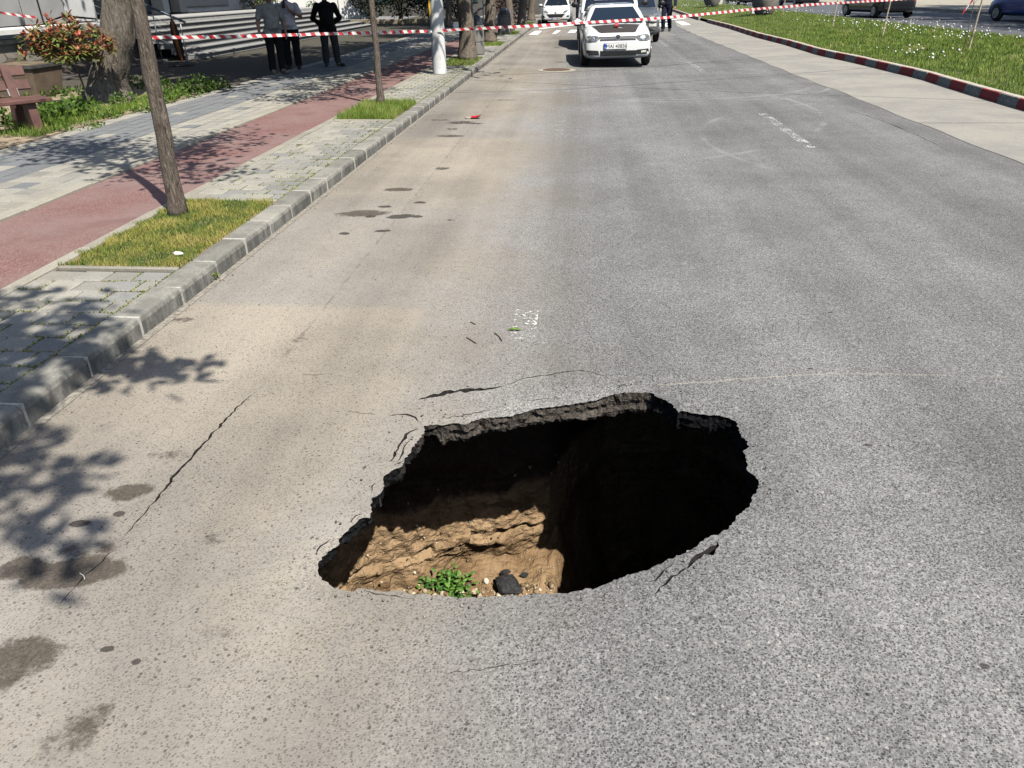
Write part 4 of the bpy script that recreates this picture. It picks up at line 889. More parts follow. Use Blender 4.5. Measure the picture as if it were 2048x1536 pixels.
MB().box((-2.2, 9, lz/2-.01), (8.4, 19, lz-.02)).build('landing', simple('landing_stone', (.36, .355, .34), .8, .15, 5), bld)
MB().box((-.9, 13.6, 2.9), (.4, 10.4, 3.9)).build('wall', M_WHITE, bld); MB().box((-2.6, 4.0, 2.9), (.3, 9, 3.9)).build('wall', M_LGREY, bld)
MB().box((-.6, 4, 5.1), (4.4, 34, .5)).build('roof_slab', M_WHITE, bld)
for a, b, m in ((3.2, 4.3, M_GLASS2), (4.35, 5.0, M_GLASS), (5.05, 6.3, M_GLASS2), (6.35, 7.3, M_GLASS2)):
    f = MB().box((-1.0, (a+b)/2, lz+1.25), (.05, b-a-.02, 2.45)).build('glass_door', m, bld)
    q = MB(); [q.box((-.985, y_, lz+1.25), (.09, .05, 2.5)) for y_ in (a, b)]; q.box((-.985, (a+b)/2, lz+.05), (.088, b-a, .07)); q.build('door_frame', M_DKJ, bld)
MB().cbox((-.75, 7.55, lz+1.3), (.5, .42, 2.6), .01).build('column', M_WHITE, bld)
MB().cbox((-.45, 8.35, lz+.30), (.45, .5, .60), .05).build('grey_locker', M_LGREY, bld); MB().box((-.45, 8.35, lz+.02), (.46, .51, .05)).build('locker_plinth', M_DKJ, bld)
MB().box((-.66, 11.2, lz+.75), (.06, 4.2, 1.1)).build('recess_shade', M_LGREY, bld)  # grey sheet on the wall stands in for the shade of a recess
# left wing: faceted panels on a plinth
wing = thing('panelled_wing', (-13.2, 17.5, .12), 'left wing with tilted grey and white facade panels over a concrete plinth', 'building')
M_PLIN = (lambda t: (t.bump(t.noise(30, 5), .6, .02), t.out(t.mix(t.mapr(t.noise(1.2, 5), .45, .65, 0, .8), (.27, .245, .20), (.12, .11, .095)), .95))[1])(NT('rough_plinth'))
MB().box((0, -1.0, .36), (.35, 9.6, .72)).build('plinth', M_PLIN, wing); MB().box((.10, -1.0, .70), (.25, 9.6, .09)).build('plinth_band', simple('pale_plinth_band', (.36, .33, .28), .9, .25, 8), wing)
MB().box((-.1, -1.0, .90), (.9, 9.8, .10)).build('ledge', M_WHITE, wing); MB().box((-.9, -.2, 2.9), (.3, 11.2, 3.9)).build('wall', M_DKJ, wing)
pan0 = [[(-.9,.97),(.25,.97),(.10,2.6),(-.9,2.6)], [(.33,.97),(.95,.97),(.72,2.6),(.18,2.6)], [(1.08,1.02),(1.98,1.16),(1.85,2.6),(.85,2.6)], [(1.12,.97),(1.95,.97),(1.99,1.10),(1.10,.985)], [(2.05,1.14),(3.35,1.03),(3.35,2.6),(1.93,2.6)], [(2.03,.97),(3.3,.97),(3.3,.99),(2.05,1.08)], [(-2.2,.97),(-1.0,.97),(-1.0,2.6),(-2.2,2.6)]]
pan = [[(y_+1.9, z_) for y_, z_ in q] for q in pan0]
for i, q in enumerate(pan):
    mb = MB(); V = [(-.70+(.10 if z_ > 1.5 else -.02), y_, z_) for y_, z_ in q]+[(-.66+(.10 if z_ > 1.5 else -.02), y_, z_) for y_, z_ in q]
    mb.add(V, [(3,2,1,0),(4,5,6,7),(0,1,5,4),(1,2,6,5),(2,3,7,6),(3,0,4,7)]); mb.build('facade_panel', [M_LGREY, M_LGREY, M_LGREY, M_LGREY, M_WHITE, M_WHITE, M_LGREY][i], wing)
MB().cbox((.12, -.45, .99), (.30, .42, .09), .02).build('lamp_housing', M_LGREY, wing); MB().box((.275, -.35, .99), (.01, .10, .05)).build('lamp_lens', M_DKJ, wing)
# soil heap and rubble strip before the plinth
V = []; F = []; nx, ny = 14, 40
for i in range(nx+1):
    for j in range(ny+1):
        u, v = i/nx, j/ny; V.append((-13.0+u*1.9, 13.2+v*8.0, .115+.30*math.sin(math.pi*min(1, u*1.0+.25))*(.5+.5*math.sin(math.pi*v))*(1+.7*fbm((u*4, v*9, 2), 3))-(.16 if u in (0, 1) or v in (0, 1) else 0)))
for i in range(nx):
    for j in range(ny): q = i*(ny+1)+j; F.append((q, q+ny+1, q+ny+2, q+1))
MB().add(V, F).build('soil_heap', simple('dark_soil', (.045, .036, .028), .95, .5, 6, 6, bump=.8, bsc=30), label='low dark heap of soil before the concrete plinth', cat='soil')
# handrail on the steps
M_RAIL = simple('blue_grey_steel', (.05, .07, .095), .4, .2, 20, metal=.4, spec=.5); M_STEEL = simple('steel_post', (.27, .28, .29), .4, .2, 20, metal=.6)
hr = thing('handrail', (-10.72, 21.55, .12), 'dark steel handrail at the left end of the steps', 'railing')
MB().tube([(.07, 0, .93), (-.75, 0, 1.28), (-2.6, 0, 2.05)], .032, 10).build('top_rail', M_RAIL, hr, smooth=True)
for x_ in (-.08, -.80, -1.6, -2.4): z_ = max(0, math.ceil((-x_-.05)/TD))*RH; MB().tube([(x_, 0, 0), (x_, 0, .98-.424*x_)], .016, 8).build('post', M_STEEL, hr, smooth=True)
for k in range(4): MB().tube([(-.08, 0, .25+k*.17), (-2.4, 0, 1.2+k*.18)], .007, 6).build('wire', M_STEEL, hr)
MB().tube([(-.08, 0, .06), (-.36, 0, .42), (-.40, 0, .12)], .010, 6).build('brace', M_STEEL, hr)
# furled banner
bt = thing('furled_banner', (-10.17, 20.0, .12), 'narrow black and orange furled banner standing on a dark base before the steps', 'banner')
MB().tube([(.01, 0, .0), (-.03, 0, .6), (-.07, 0, 1.20)], .016, 8).build('pole', M_DKM, bt)
Vz = np.linspace(.05, 1.06, 14); sh = lambda u: .11*min(1, math.sin(math.pi*min(1, max(0, u)))**.45+.0)
def lens(sgn, wk, th, name, mat):
    mb = MB(); V = []; n = 12
    for z_ in Vz:
        u = (z_-.05)/1.01; w_ = sh(u)*wk+.004; cx_ = .01-.07*z_
        for k in range(n): a = 2*math.pi*k/n; V.append((cx_+math.cos(a)*w_+sgn*.02, math.sin(a)*th*(w_/.11+.1), z_))
    F = [(i*n+k, i*n+(k+1) % n, (i+1)*n+(k+1) % n, (i+1)*n+k) for i in range(len(Vz)-1) for k in range(n)]+[tuple(range(n-1, -1, -1)), tuple((len(Vz)-1)*n+k for k in range(n))]
    mb.add(V, F); mb.build(name, mat, bt, smooth=True)
lens(0, 1.0, .075, 'black_cloth', simple('black_cloth', (.018, .014, .013), .7, .3, 8)); lens(1, .45, .19, 'orange_stripe', simple('orange_cloth', (.26, .085, .02), .6, .25, 5))
a_, f_ = stone_mesh(77, 2); MB().add([Vector((v[0]*.34, v[1]*.26, max(-.1, v[2])*.10)) for v in a_], f_).build('base', simple('dark_base_stone', (.07, .065, .06), .9, .5, 12, bump=.5), bt)
# ------------------------------------------------------------------ garden wall, shrubs, far background
M_CREAMW = simple('sunlit_white_wall', (.78, .765, .72), .85, .05, 2)
gw = thing('garden_wall', (-15.5, 47.0, .12), 'white rendered wall to the right of the steps', 'wall'); MB().box((0, 0, 1.7), (6.4, .3, 3.4)).build('wall', M_CREAMW, gw); MB().box((0, 0, 3.44), (6.6, .4, .08)).build('coping', M_LGREY, gw)
lk = thing('low_kerb_wall', (-9.6, 44.5, .12), 'low stone edge below the evergreen shrubs', 'wall')
for i in range(8): MB().cbox((-4.2+i*1.2, 0, .12), (1.18, .3, .24), .015).build('coping_stone', simple('brown_stone', (.24, .20, .14), .9, .3, 6) if i == 0 else bpy.data.materials['brown_stone'], lk)
MB().box((-11.2, 45.8, .20), (9, 2.4, .16)).build('shrub_bed', M_EARTH, label='bare raised bed behind the low stone edge', kind='structure')
def bush(loc, rx, ry, rz, n, s, mat, name, lab, cat, seed, stem=True, group=None):
    g = np.random.default_rng(seed); b = thing(name, loc, lab, cat, group); u = g.normal(size=(n, 3)); u /= np.linalg.norm(u, axis=1)[:, None]; r_ = g.random(n)**.35
    lum = 1+.25*np.array([noise.noise(tuple(q*2.2+seed)) for q in u]); P = u*(r_*lum)[:, None]*np.array([rx, ry, rz]); P[:, 2] += rz; P = P[P[:, 2] > .02]
    V, F = leaf_cloud(P, s*g.uniform(.6, 1.3, len(P)), .3, .5, seed); obj('foliage', npmesh('foliage', V, F, mat, np.repeat(np.clip(g.random(len(P)), 0, 1), 4)), b)
    mb = MB(); [mb.tube([(g.normal(0, .05), g.normal(0, .05), 0), (g.normal(0, rx*.3), g.normal(0, ry*.3), rz*1.2)], [.03, .01], 6) for _ in range(5)]; mb.build('stem', M_BARKB, b); return b
M_EVER = tintmat('dark_evergreen', [(0, (.008, .014, .006)), (.6, (.02, .032, .012)), (1, (.045, .06, .025))], .5)
M_REDH = tintmat('red_hedge', [(0, (.06, .02, .012)), (.5, (.17, .05, .025)), (1, (.30, .10, .05))], .5, .15); M_CLIMB = tintmat('sunny_climber', [(0, (.05, .08, .02)), (.5, (.12, .17, .03)), (1, (.25, .28, .06))], .5, .2)
for i, (x_, r_) in enumerate([(-11.9, 1.1), (-10.2, 1.2), (-8.6, 1.2), (-7.0, 1.1)]):
    bush((x_, 46.0+.3*(i % 2), .28), r_, .9, 1.5, 2600, .16, M_EVER, 'evergreen_shrub', ['leftmost dark evergreen shrub next to the white wall', 'second dark evergreen shrub from the white wall', 'third dark evergreen shrub from the white wall', 'dark evergreen shrub behind the white pole'][i], 'shrub', 80+i, group='evergreen shrubs behind the low edge')
bush((-4.6, 52, .12), 1.3, .8, .8, 1500, .14, M_REDH, 'red_hedge', 'rust red hedge seen between the street trees', 'hedge', 90)
bush((-13.7, 41.6, .12), .45, .4, .6, 380, .10, M_WEED, 'wall_plant', 'small leafy plant at the foot of the white wall', 'plant', 91)
bush((-14.9, 36.9, LZ), 1.6, .4, .55, 900, .14, M_CLIMB, 'flower_hedge', 'sunny green hedge on the landing behind the two men', 'hedge', 92)
make_tree('wall_sapling', (-12.9, 43.6, .12), [(0,0,0),(-.05,0,.8),(-.08,0,1.6)], [.03,.025,.02], 1.6, .9, 5, 420, .14, M_BARK, 'thin sapling casting its shadow on the white wall', seed=93, relief=.02, nseg=8)
blk = thing('apartment_block', (-14, 62, 0), 'dark apartment block behind the shrubs', 'building')
MB().box((0, 0, 6), (22, 8, 12)).build('wall', simple('dark_wall', (.10, .095, .085), .9, .2, 1), blk)  # one even dark tone over the whole wall
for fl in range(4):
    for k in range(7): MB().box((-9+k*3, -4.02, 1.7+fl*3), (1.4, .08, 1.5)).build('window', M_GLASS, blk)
ms = thing('metal_stair', (-4.9, 37.5, .12), 'grey metal stair frame behind the street trees', 'stairs')
for x_ in (-.6, -.1, .4, .9): MB().tube([(x_, 0, 0), (x_, 0, 2.2)], .028, 8).build('post', M_STEEL, ms)
for a, b in (((-.7, 0, .2), (.95, 0, 1.3)), ((-.7, 0, .9), (.95, 0, 2.0)), ((-.7, .3, .2), (.95, .3, 1.3))): MB().tube([a, b], .03, 8).build('stringer', M_STEEL, ms)
for k in range(6): MB().box((-.5+k*.26, .15, .3+k*.175), (.24, .5, .03)).build('tread', M_DKM, ms)
pn_ = thing('blue_grey_planter', (-4.6, 34.6, PZ), 'low blue grey trough standing under the metal stair', 'planter'); MB().box((0, 0, .2), (1.5, .4, .4), taper=(1.1, 1.1)).build('trough', simple('blue_grey_plastic', (.13, .16, .19), .5, .2, 5), pn_); MB().box((0, 0, .405), (1.5, .36, .01)).build('soil', M_EARTH, pn_)
# ------------------------------------------------------------------ overhead cables
M_CAB = simple('black_cable', (.015, .015, .015), .6, .2)
def cable(shadow, H, lab):
    k = H/math.tan(SUN_EL); off = Vector((.64*k, -.77*k, H)); pts = [Vector((p[0], p[1], 0))+off for p in shadow]
    for i, p in enumerate(pts): u = i/(len(pts)-1)
    MB().tube(pts, .016, 6).build('overhead_cable', M_CAB, label=lab, cat='cable', group='overhead cables crossing the street')
cable([(-9, 13.0), (-5.5, 14.1), (-2.31, 15.17), (-.41, 15.55), (1.41, 16.5), (3.6, 17.7), (6.21, 19.3), (11, 22.2), (17, 26)], 4.6, 'overhead cable whose shadow slants away to the right')
cable([(-10, 20.2), (-6, 18.6), (-2.3, 17.35), (1.33, 15.75), (3.1, 15.05), (4.71, 14.5), (6.5, 13.9), (12, 12.0)], 4.9, 'overhead cable whose shadow slants nearer to the right')
# ------------------------------------------------------------------ barrier tape, stakes, pots on the median
M_TR = simple('tape_red', (.44, .035, .042), .5, .15, 3); M_TW = simple('tape_white', (.66, .65, .62), .5, .06, 3)
def tape(name, pts, lab, w=.058, per=.19, seed=1):
    rr = random.Random(seed); pts = [Vector(p) for p in pts]; d = [0]
    for a, b in zip(pts, pts[1:]): d.append(d[-1]+(b-a).length)
    def P(s_):
        for i in range(len(d)-1):
            if s_ <= d[i+1]: return pts[i].lerp(pts[i+1], (s_-d[i])/(d[i+1]-d[i]))
        return pts[-1]
    ro = thing(name, pts[0], lab, 'barrier tape'); n = int(d[-1]/(per/2)); ph = rr.random()*9
    for i in range(n):
        a0, a1 = i*per/2, (i+1)*per/2; sl_ = .04; V = []
        for (s0, s1) in ((a0, a0+sl_), (a1, a1+sl_)):
            tw = .45*math.sin(s0*.55+ph)+.25*math.sin(s0*1.7); up = Vector((-.3*math.sin(tw), -.5*math.sin(tw), math.cos(tw)))*w
            V += [P(min(d[-1], s1))-pts[0]-up*.5, P(min(d[-1], s0))-pts[0]+up*.5]
        nrm = (V[1]-V[0]).cross(V[2]-V[0]).normalized()*.0006
        F = [(0, 1, 3, 2), (4, 6, 7, 5), (0, 4, 5, 1), (2, 3, 7, 6), (0, 2, 6, 4), (1, 5, 7, 3)]
        MB().add([v-nrm for v in V]+[v+nrm for v in V], F).build('red_stripe' if i % 2 else 'white_stripe', M_TR if i % 2 else M_TW, ro)
    return ro
tape('barrier_tape', [(-7.62,13.45,1.10),(-7.42,13.62,1.08),(-6.64,14.26,1.05),(-5.88,14.9,1.03),(-5.05,15.59,1.02),(-4.16,16.33,1.0),(-3.11,17.22,.98)], 'red and white barrier tape from the leaning tree to the white pole', seed=2)
tape('barrier_tape', [(-3.05,17.25,.98)]+[tuple(atY(a, b, Y)) for a, b, Y in [(935,58,17.5),(1030,53.5,17.85),(1095,50,18.05),(1160,45.5,18.3),(1230,42,18.65),(1297,38,19.1),(1370,32,19.7),(1500,19,21.0),(1640,8,22.4),(1780,0,23.9)]]+[(11.60,25.86,1.46)], 'red and white barrier tape across the road before the police car', seed=3)
q0 = atY(0, 25, 17.0); q1 = atY(78, 35, 17.6); tape('barrier_tape', [q0-Vector((1.2, .3, -.03)), q0, atY(40, 31, 17.3), q1], 'twisted barrier tape hanging before the grey facade panels', w=.05, seed=4)
M_STAKE = simple('pale_wood', (.42, .35, .25), .8, .25, 20)
for i, (px, py, top, lab) in enumerate([(1665,52,1.25,'thin wooden stake among dandelions farthest on the median'),(1765,70,1.15,'bare wooden stake in the middle of the median'),(1938,97,1.55,'wooden stake with a torn tape end at the right of the median'),(1565,30,1.2,'far thin stake beside the stone pot')]):
    p = at(px, py, .33); p.z = float(med_z(np.array(p.x), 0)); sk = thing('wooden_stake', p, lab, 'stake', 'stakes on the median')
    MB().tube([(0, 0, -.05), (.02, 0, top*.5), (.05, 0, top)], [.024, .022, .02], 7).build('stick', M_STAKE, sk)
p = at(1938, 97, .33); zb = float(med_z(np.array(p.x), 0))
tape('torn_tape', [(p.x+.03, p.y-.03, zb+1.42), (p.x-.12, p.y-.05, zb+1.22), (p.x-.28, p.y-.06, zb+.98), (p.x-.38, p.y-.07, zb+.80)], 'torn end of barrier tape hanging from the right stake', w=.09, per=.24, seed=6)
make_tree('stake_sapling', (p.x-.1, p.y+.05, zb), [(0,0,0),(0,0,.5),(-.03,0,1.1)], [.012,.010,.008], 1.1, .55, 5, 60, .05, M_BARK, 'leafless young sapling tied to the right stake', seed=95, relief=0, nseg=6)
M_POT = (lambda t: t.out(t.ramp(t.noise(1, 4, t.mapping(t.objc(), sc=(2, 2, 26))), [(.35, (.16, .145, .115)), (.65, (.34, .31, .26))]), .9))(NT('weathered_stone'))
for px, py, lab in [(1527, 29, 'large weathered stone pot on the median with a white post before it'), (1423, 13, 'farther large stone pot on the median')]:
    p = at(px, py, .35); po = thing('stone_pot', p, lab, 'pot', 'stone pots on the median'); k = p.y/57.0
    MB().lathe([(0, 0), (.42, 0), (.46, .05), (.60, .35), (.72, .75), (.78, 1.1), (.80, 1.25), (.72, 1.25), (.70, 1.15), (0, 1.13)], 28).build('bowl', M_POT, po, smooth=True); MB().blob((0, 0, 1.3), (.6, .6, .35), 14, 8, .15).build('planting', M_WEED, po)
p = at(1507, 27, .35); wpst = thing('white_post', p, 'short white box post before the large stone pot', 'post'); MB().cbox((0, 0, .30), (.26, .2, .62), .015).build('box', M_WHITE, wpst); MB().box((0, 0, .63), (.3, .24, .04)).build('cap', M_LGREY, wpst)
p = at(1430, 8, .35); wp2 = thing('white_post', p-Vector((0, 3, 0)), 'pale board leaning before the farther stone pot', 'post'); MB().box((0, 0, .5), (.3, .05, 1.0), rot=(-.1, .05, 0)).build('board', simple('pale_board', (.5, .48, .36), .8, .1), wp2); MB().box((0, .1, .3), (.06, .05, .6)).build('prop', M_STAKE, wp2)
#PART3
# ------------------------------------------------------------------ cars (local: front at y=0 facing -y, x to the right, z up)
def curve(tab, y):
    if y <= tab[0][0]: return tab[0][1]
    for (a, p), (b, q) in zip(tab, tab[1:]):
        if y <= b: t_ = (y-a)/(b-a); return p+(q-p)*t_
    return tab[-1][1]
M_TYRE = simple('tyre_rubber', (.018, .018, .019), .8, .3, 30); M_RIM = simple('alloy_rim', (.38, .39, .40), .35, .1, 6, metal=.7); M_BLK = simple('black_plastic', (.018, .018, .02), .5, .3, 12, spec=.4); M_CHROME = simple('chrome_trim', (.55, .56, .58), .2, .05, 4, metal=.9)
M_WIND = (lambda t: t.out((.012, .018, .028), .04, spec=.7))(NT('car_glass')); M_LAMP = (lambda t: t.out(t.ramp(t.noise(14, 3, t.objc()), [(.35, (.06, .065, .065)), (.6, (.18, .185, .18)), (.78, (.5, .51, .5))]), .12, spec=.6, coat=.6))(NT('headlamp_glass')); M_FOG = (lambda t: t.out((.55, .55, .50), .15, spec=.6))(NT('fog_lamp'))
def paint(name, col): 
    t = NT(name); c = t.ramp(t.noise(2.5, 4, t.objc()), [(.3, tuple(q*.93 for q in col)), (.7, col)]); return t.out(c, .28, spec=.5, coat=.5)
def loft(sections, n_half):
    V = []; F = []; n = n_half*2-2
    for y, half in sections:
        ring = [(x, y, z) for x, z in half]+[(-x, y, z) for x, z in half[-2:0:-1]]; V += ring
    for i in range(len(sections)-1):
        for k in range(n): F.append((i*n+k, i*n+(k+1) % n, (i+1)*n+(k+1) % n, (i+1)*n+k))
    for i0, y0 in ((0, -1), (len(sections)-1, 1)):            # rounded end caps: two inner rings and a centre
        base = V[i0*n:(i0+1)*n]; cz = sum(p[2] for p in base)/n; prev = list(range(i0*n, (i0+1)*n))
        for k, dy in ((.93, .010), (.6, .018), (.25, .021)):
            o = len(V); V += [(p[0]*k, p[1]+y0*dy, cz+(p[2]-cz)*k) for p in base]; cur = list(range(o, o+n))
            F += [(prev[q], cur[q], cur[(q+1) % n], prev[(q+1) % n]) if y0 < 0 else (prev[q], prev[(q+1) % n], cur[(q+1) % n], cur[q]) for q in range(n)]; prev = cur
        F.append(tuple(prev[::-1]) if y0 > 0 else tuple(prev))
    bm = bmesh.new(); vs = [bm.verts.new(v) for v in V]; [bm.faces.new([vs[i] for i in f]) for f in F]; bmesh.ops.recalc_face_normals(bm, faces=bm.faces); bm.verts.index_update()
    F = [tuple(v.index for v in f.verts) for f in bm.faces]; bm.free(); return V, F
class Car:
    def __init__(s, name, loc, rz, label, pm, spec, roll=0.0, group=None):
        s.root = thing(name, loc, label, 'van' if spec.get('van') else 'car', group); s.root.rotation_euler = (0, roll, rz); s.sp = spec; s.pm = pm; L, hw = spec['L'], spec['hw']; s.L, s.hw = L, hw
        W_, ZT, Z0 = spec['w'], spec['zt'], spec['z0']; secs = []
        for y in sorted(set([0, .01, .03, .06, .1, .15, .22, .3, .4, .55]+list(np.linspace(.7, L-.5, 14))+[L-.35, L-.22, L-.12, L-.06, L-.02, L])):
            w, zt, z0 = curve(W_, y)*hw, curve(ZT, y), curve(Z0, y); h = zt-z0; cr = .035*min(1, y/.3)
            secs.append((y, [(0, z0), (w*.70, z0), (w*.93, z0+h*.05), (w*.985, z0+h*.18), (w, z0+h*.40), (w*.995, z0+h*.62), (w*.965, z0+h*.82), (w*.92, z0+h*.93), (w*.84, zt-.004), (w*.62, zt+cr*.45), (w*.32, zt+cr*.9), (0, zt+cr)]))
        V, F = loft(secs, 12); s.V, s.F = V, F; MB().add(V, F).build('body', pm, s.root, smooth=True)
        s.bvh = BVHTree.FromPolygons([Vector(v) for v in V], F)
        # cabin
        CB = spec['cab']; V2 = []; F2 = []; n = 0; rings = []
        for z, yf, yr, w in CB:
            c = .10; ring = []
            for sx, yy, sg in ((1, yf, 1), (1, yr, -1), (-1, yr, -1), (-1, yf, 1)):
                pts = [(w*sx, yy+sg*c*1.6), (w*sx*.985, yy+sg*c*.55), (w*sx*.90, yy+sg*c*.10), (w*sx*.70, yy-sg*.01)]
                ring += pts[::-1] if (sx, sg) in ((1, 1), (-1, -1)) else pts
            ring = ring; rings.append([(x, y, z) for x, y in ring])
        m = len(rings[0])
        for r_ in rings: V2 += r_
        for i in range(len(rings)-1):
            for k in range(m): F2.append((i*m+k, i*m+(k+1) % m, (i+1)*m+(k+1) % m, (i+1)*m+k))
        F2.append(tuple((len(rings)-1)*m+k for k in range(m))); bm = bmesh.new(); vs = [bm.verts.new(v) for v in V2]; [bm.faces.new([vs[i] for i in f]) for f in F2]; bmesh.ops.recalc_face_normals(bm, faces=bm.faces); F2 = [tuple(v.index for v in f.verts) for f in bm.faces] if not bm.verts.index_update() else F2; bm.free(); MB().add(V2, F2).build('cabin', pm, s.root, smooth=True); s.cab = BVHTree.FromPolygons([Vector(v) for v in V2], F2)
        # glass
        zl, zh = CB[0][0]+.045, CB[-2][0]-.05; wl, wh = CB[0][3], CB[-2][3]
        s.drape('windscreen', [(-wl*.90, zl), (wl*.90, zl), (wh*.88, zh), (-wh*.88, zh)], M_WIND, 'front', s.cab, .016, 18)
        s.drape('rear_window', [(-wl*.86, zl+.08), (wl*.86, zl+.08), (wh*.86, zh), (-wh*.86, zh)], M_WIND, 'rear', s.cab, .006, 8)
        yf0, yf1, yr0, yr1 = CB[0][1], CB[-2][1], CB[0][2], CB[-2][2]; ym = (yf1+yr1)/2
        for sd in ('left', 'right'):
            s.drape('side_window', [(yf0+.28, zl+.02), (ym-.06, zl+.02), (ym-.06, zh-.02), (yf1+.12, zh-.02)], M_WIND, sd, s.cab, .006, 6); s.drape('side_window', [(ym+.04, zl+.02), (yr0-.22, zl+.05), (yr1-.15, zh-.02), (ym+.04, zh-.02)], M_WIND, sd, s.cab, .006, 6)
        # wheels in dark arches
        rw = spec.get('rw', .30)
        for y in (spec.get('ax0', .78), L-spec.get('ax1', .68)):
            for sx in (-1, 1):
                s.drape('wheel_arch', [(y+math.cos(a)*(rw+.055), max(.12, rw+math.sin(a)*(rw+.055))) for a in np.linspace(-.6, math.pi+.6, 14)], M_BLK, 'left' if sx < 0 else 'right', s.bvh, .004, 5)
                wl_ = obj('wheel', MB().lathe([(0, -.10), (rw*.66, -.10), (rw*.9, -.095), (rw, -.06), (rw, .06), (rw*.9, .095), (rw*.66, .10), (0, .10)], 26, axis='x').mesh('tyre', M_TYRE, True), s.root, (sx*(hw-.085), y, rw-.005))
                k = MB(); k.lathe([(0, .1), (rw*.64, .1), (rw*.66, .112), (rw*.6, .116), (rw*.55, .104), (0, .108)], 22, axis='x')
                for q in range(5): a = q*2*math.pi/5; k.box((.113, math.cos(a)*rw*.32, math.sin(a)*rw*.32), (.02, rw*.55, .05), rot=(a, 0, 0))
                if sx < 0: k.v = [(-x, y_, z_) for x, y_, z_ in k.v]; k.f = [f[::-1] for f in k.f]
                k.build('rim', M_RIM, wl_)
    def drape(s, name, poly, mat, side, bvh, off=.006, n=6, parent=None, th=.012, label=None):
        """a patch with thickness laid onto the body from one side; poly in (u, z), or (x, y) from the top"""
        us = [p[0] for p in poly]; vs = [p[1] for p in poly]; dn = max((max(us)-min(us)), (max(vs)-min(vs)))/n
        bd = densify([Vector(p) for p in poly], dn, 0, 1); pts = list(bd); pol = [(p.x, p.y) for p in bd]
        g = np.array([(u, v) for u in np.arange(min(us)+dn/2, max(us), dn) for v in np.arange(min(vs)+dn/2, max(vs), dn)])
        if len(g):
            ins = pip(g, pol); g = g[ins]
            if len(g): dd = np.min(np.linalg.norm(g[:, None]-np.array(pol)[None], axis=2), axis=1); pts += [Vector(p) for p in g[dd > dn*.4]]
        ed = [(i, (i+1) % len(bd)) for i in range(len(bd))]; vo, _, fo, *_r = delaunay_2d_cdt(pts, ed, [], 1, 1e-5)
        D = {'front': Vector((0, 1, 0)), 'rear': Vector((0, -1, 0)), 'left': Vector((1, 0, 0)), 'right': Vector((-1, 0, 0)), 'top': Vector((0, 0, -1))}[side]; top = []; last = None
        for p in vo:
            o = {'front': Vector((p.x, -3, p.y)), 'rear': Vector((p.x, s.L+3, p.y)), 'left': Vector((-4, p.x, p.y)), 'right': Vector((4, p.x, p.y)), 'top': Vector((p.x, p.y, 4))}[side]
            h, nn, ix, di = bvh.ray_cast(o, D); top.append((h, o))
        hits = [h for h, o in top if h is not None]
        if not hits: return None
        ref = sum((h.dot(D) for h in hits))/len(hits); P = [(h if h is not None else o+D*(ref-o.dot(D)))-D*off for h, o in top]; nv = len(P); V = P+[p+D*(off+th) for p in P]
        F = [tuple(f) for f in fo]+[tuple(i+nv for i in f[::-1]) for f in fo]; ec = {}
        for f in fo:
            for a, b in zip(f, list(f[1:])+[f[0]]): ec[(a, b)] = 1
        F += [(a, b, b+nv, a+nv) for a, b in ec if (b, a) not in ec]
        if (V[fo[0][1]]-V[fo[0][0]]).cross(V[fo[0][2]]-V[fo[0][0]]).dot(D) > 0: F = [f[::-1] for f in F]
        return MB().add(V, F).build(name, mat, parent or s.root, smooth=False, label=label)
    def surf(s, x, z): h = s.bvh.ray_cast(Vector((x, -3, z)), Vector((0, 1, 0)))[0]; return h.y if h else 0
    def mirror(s, y, z, mat=None, out=.10):
        for sx in (-1, 1):
            m = MB().blob((sx*(s.hw+out), y, z), (.115, .07, .075), 12, 8).build('mirror', mat or s.pm, s.root, smooth=True)
            MB().box((sx*(s.hw+.0), y+.01, z-.055), (.12, .06, .035)).build('mirror_arm', M_BLK, m); MB().blob((sx*(s.hw+out), y+.01, z-.035), (.105, .062, .055), 10, 6).build('mirror_base', M_BLK, m)
    def wipers(s, y, z):
        for x in (-.35, .15): MB().tube([(x, y, z), (x+.30, y+.05, z+.055), (x+.52, y+.06, z+.06)], .008, 5).build('wiper', M_BLK, s.root)
def text_mesh(body, size, mat, name, parent, loc, rot, ext=.001):
    c = bpy.data.curves.new(name, 'FONT'); c.body = body; c.size = size; c.align_x = 'CENTER'; c.align_y = 'CENTER'; c.extrude = ext; o = bpy.data.objects.new(name+'_src', c); COL.objects.link(o)
    dg = bpy.context.evaluated_depsgraph_get(); me = bpy.data.meshes.new_from_object(o.evaluated_get(dg)); bpy.data.objects.remove(o); me.materials.clear(); me.materials.append(mat); return obj(name, me, parent, loc, rot=rot)
M_PLATE = simple('plate_white', (.72, .72, .70), .45, .05, 4); M_PBLUE = simple('plate_blue', (.02, .08, .42), .45, .1, 4); M_INK = simple('plate_ink', (.012, .012, .012), .5, .1, 4)
HATCH = dict(L=3.97, hw=.84, w=[(0,.80),(.02,.86),(.06,.91),(.12,.945),(.25,.97),(.55,1),(3.3,1),(3.7,.95),(3.9,.86),(3.97,.7)],
  zt=[(0,.66),(.03,.715),(.08,.755),(.16,.785),(.35,.825),(.6,.865),(.95,.92),(1.5,.93),(2.8,.955),(3.6,.96),(3.85,.93),(3.97,.80)], z0=[(0,.26),(.06,.215),(.3,.19),(3.6,.20),(3.97,.34)],
  cab=[(.90,.92,3.86,.765),(1.03,1.22,3.83,.735),(1.17,1.55,3.74,.68),(1.29,1.84,3.58,.615),(1.345,2.02,3.40,.55),(1.37,2.25,3.15,.42)])
P_WHITE = paint('white_car_paint', (.74, .745, .74))
vw = Car('police_car', (.86, 19.95, 0), R(1.5), 'white police hatchback with dark bonnet panel parked beyond the hole', P_WHITE, HATCH, roll=R(-1.2)); c = vw
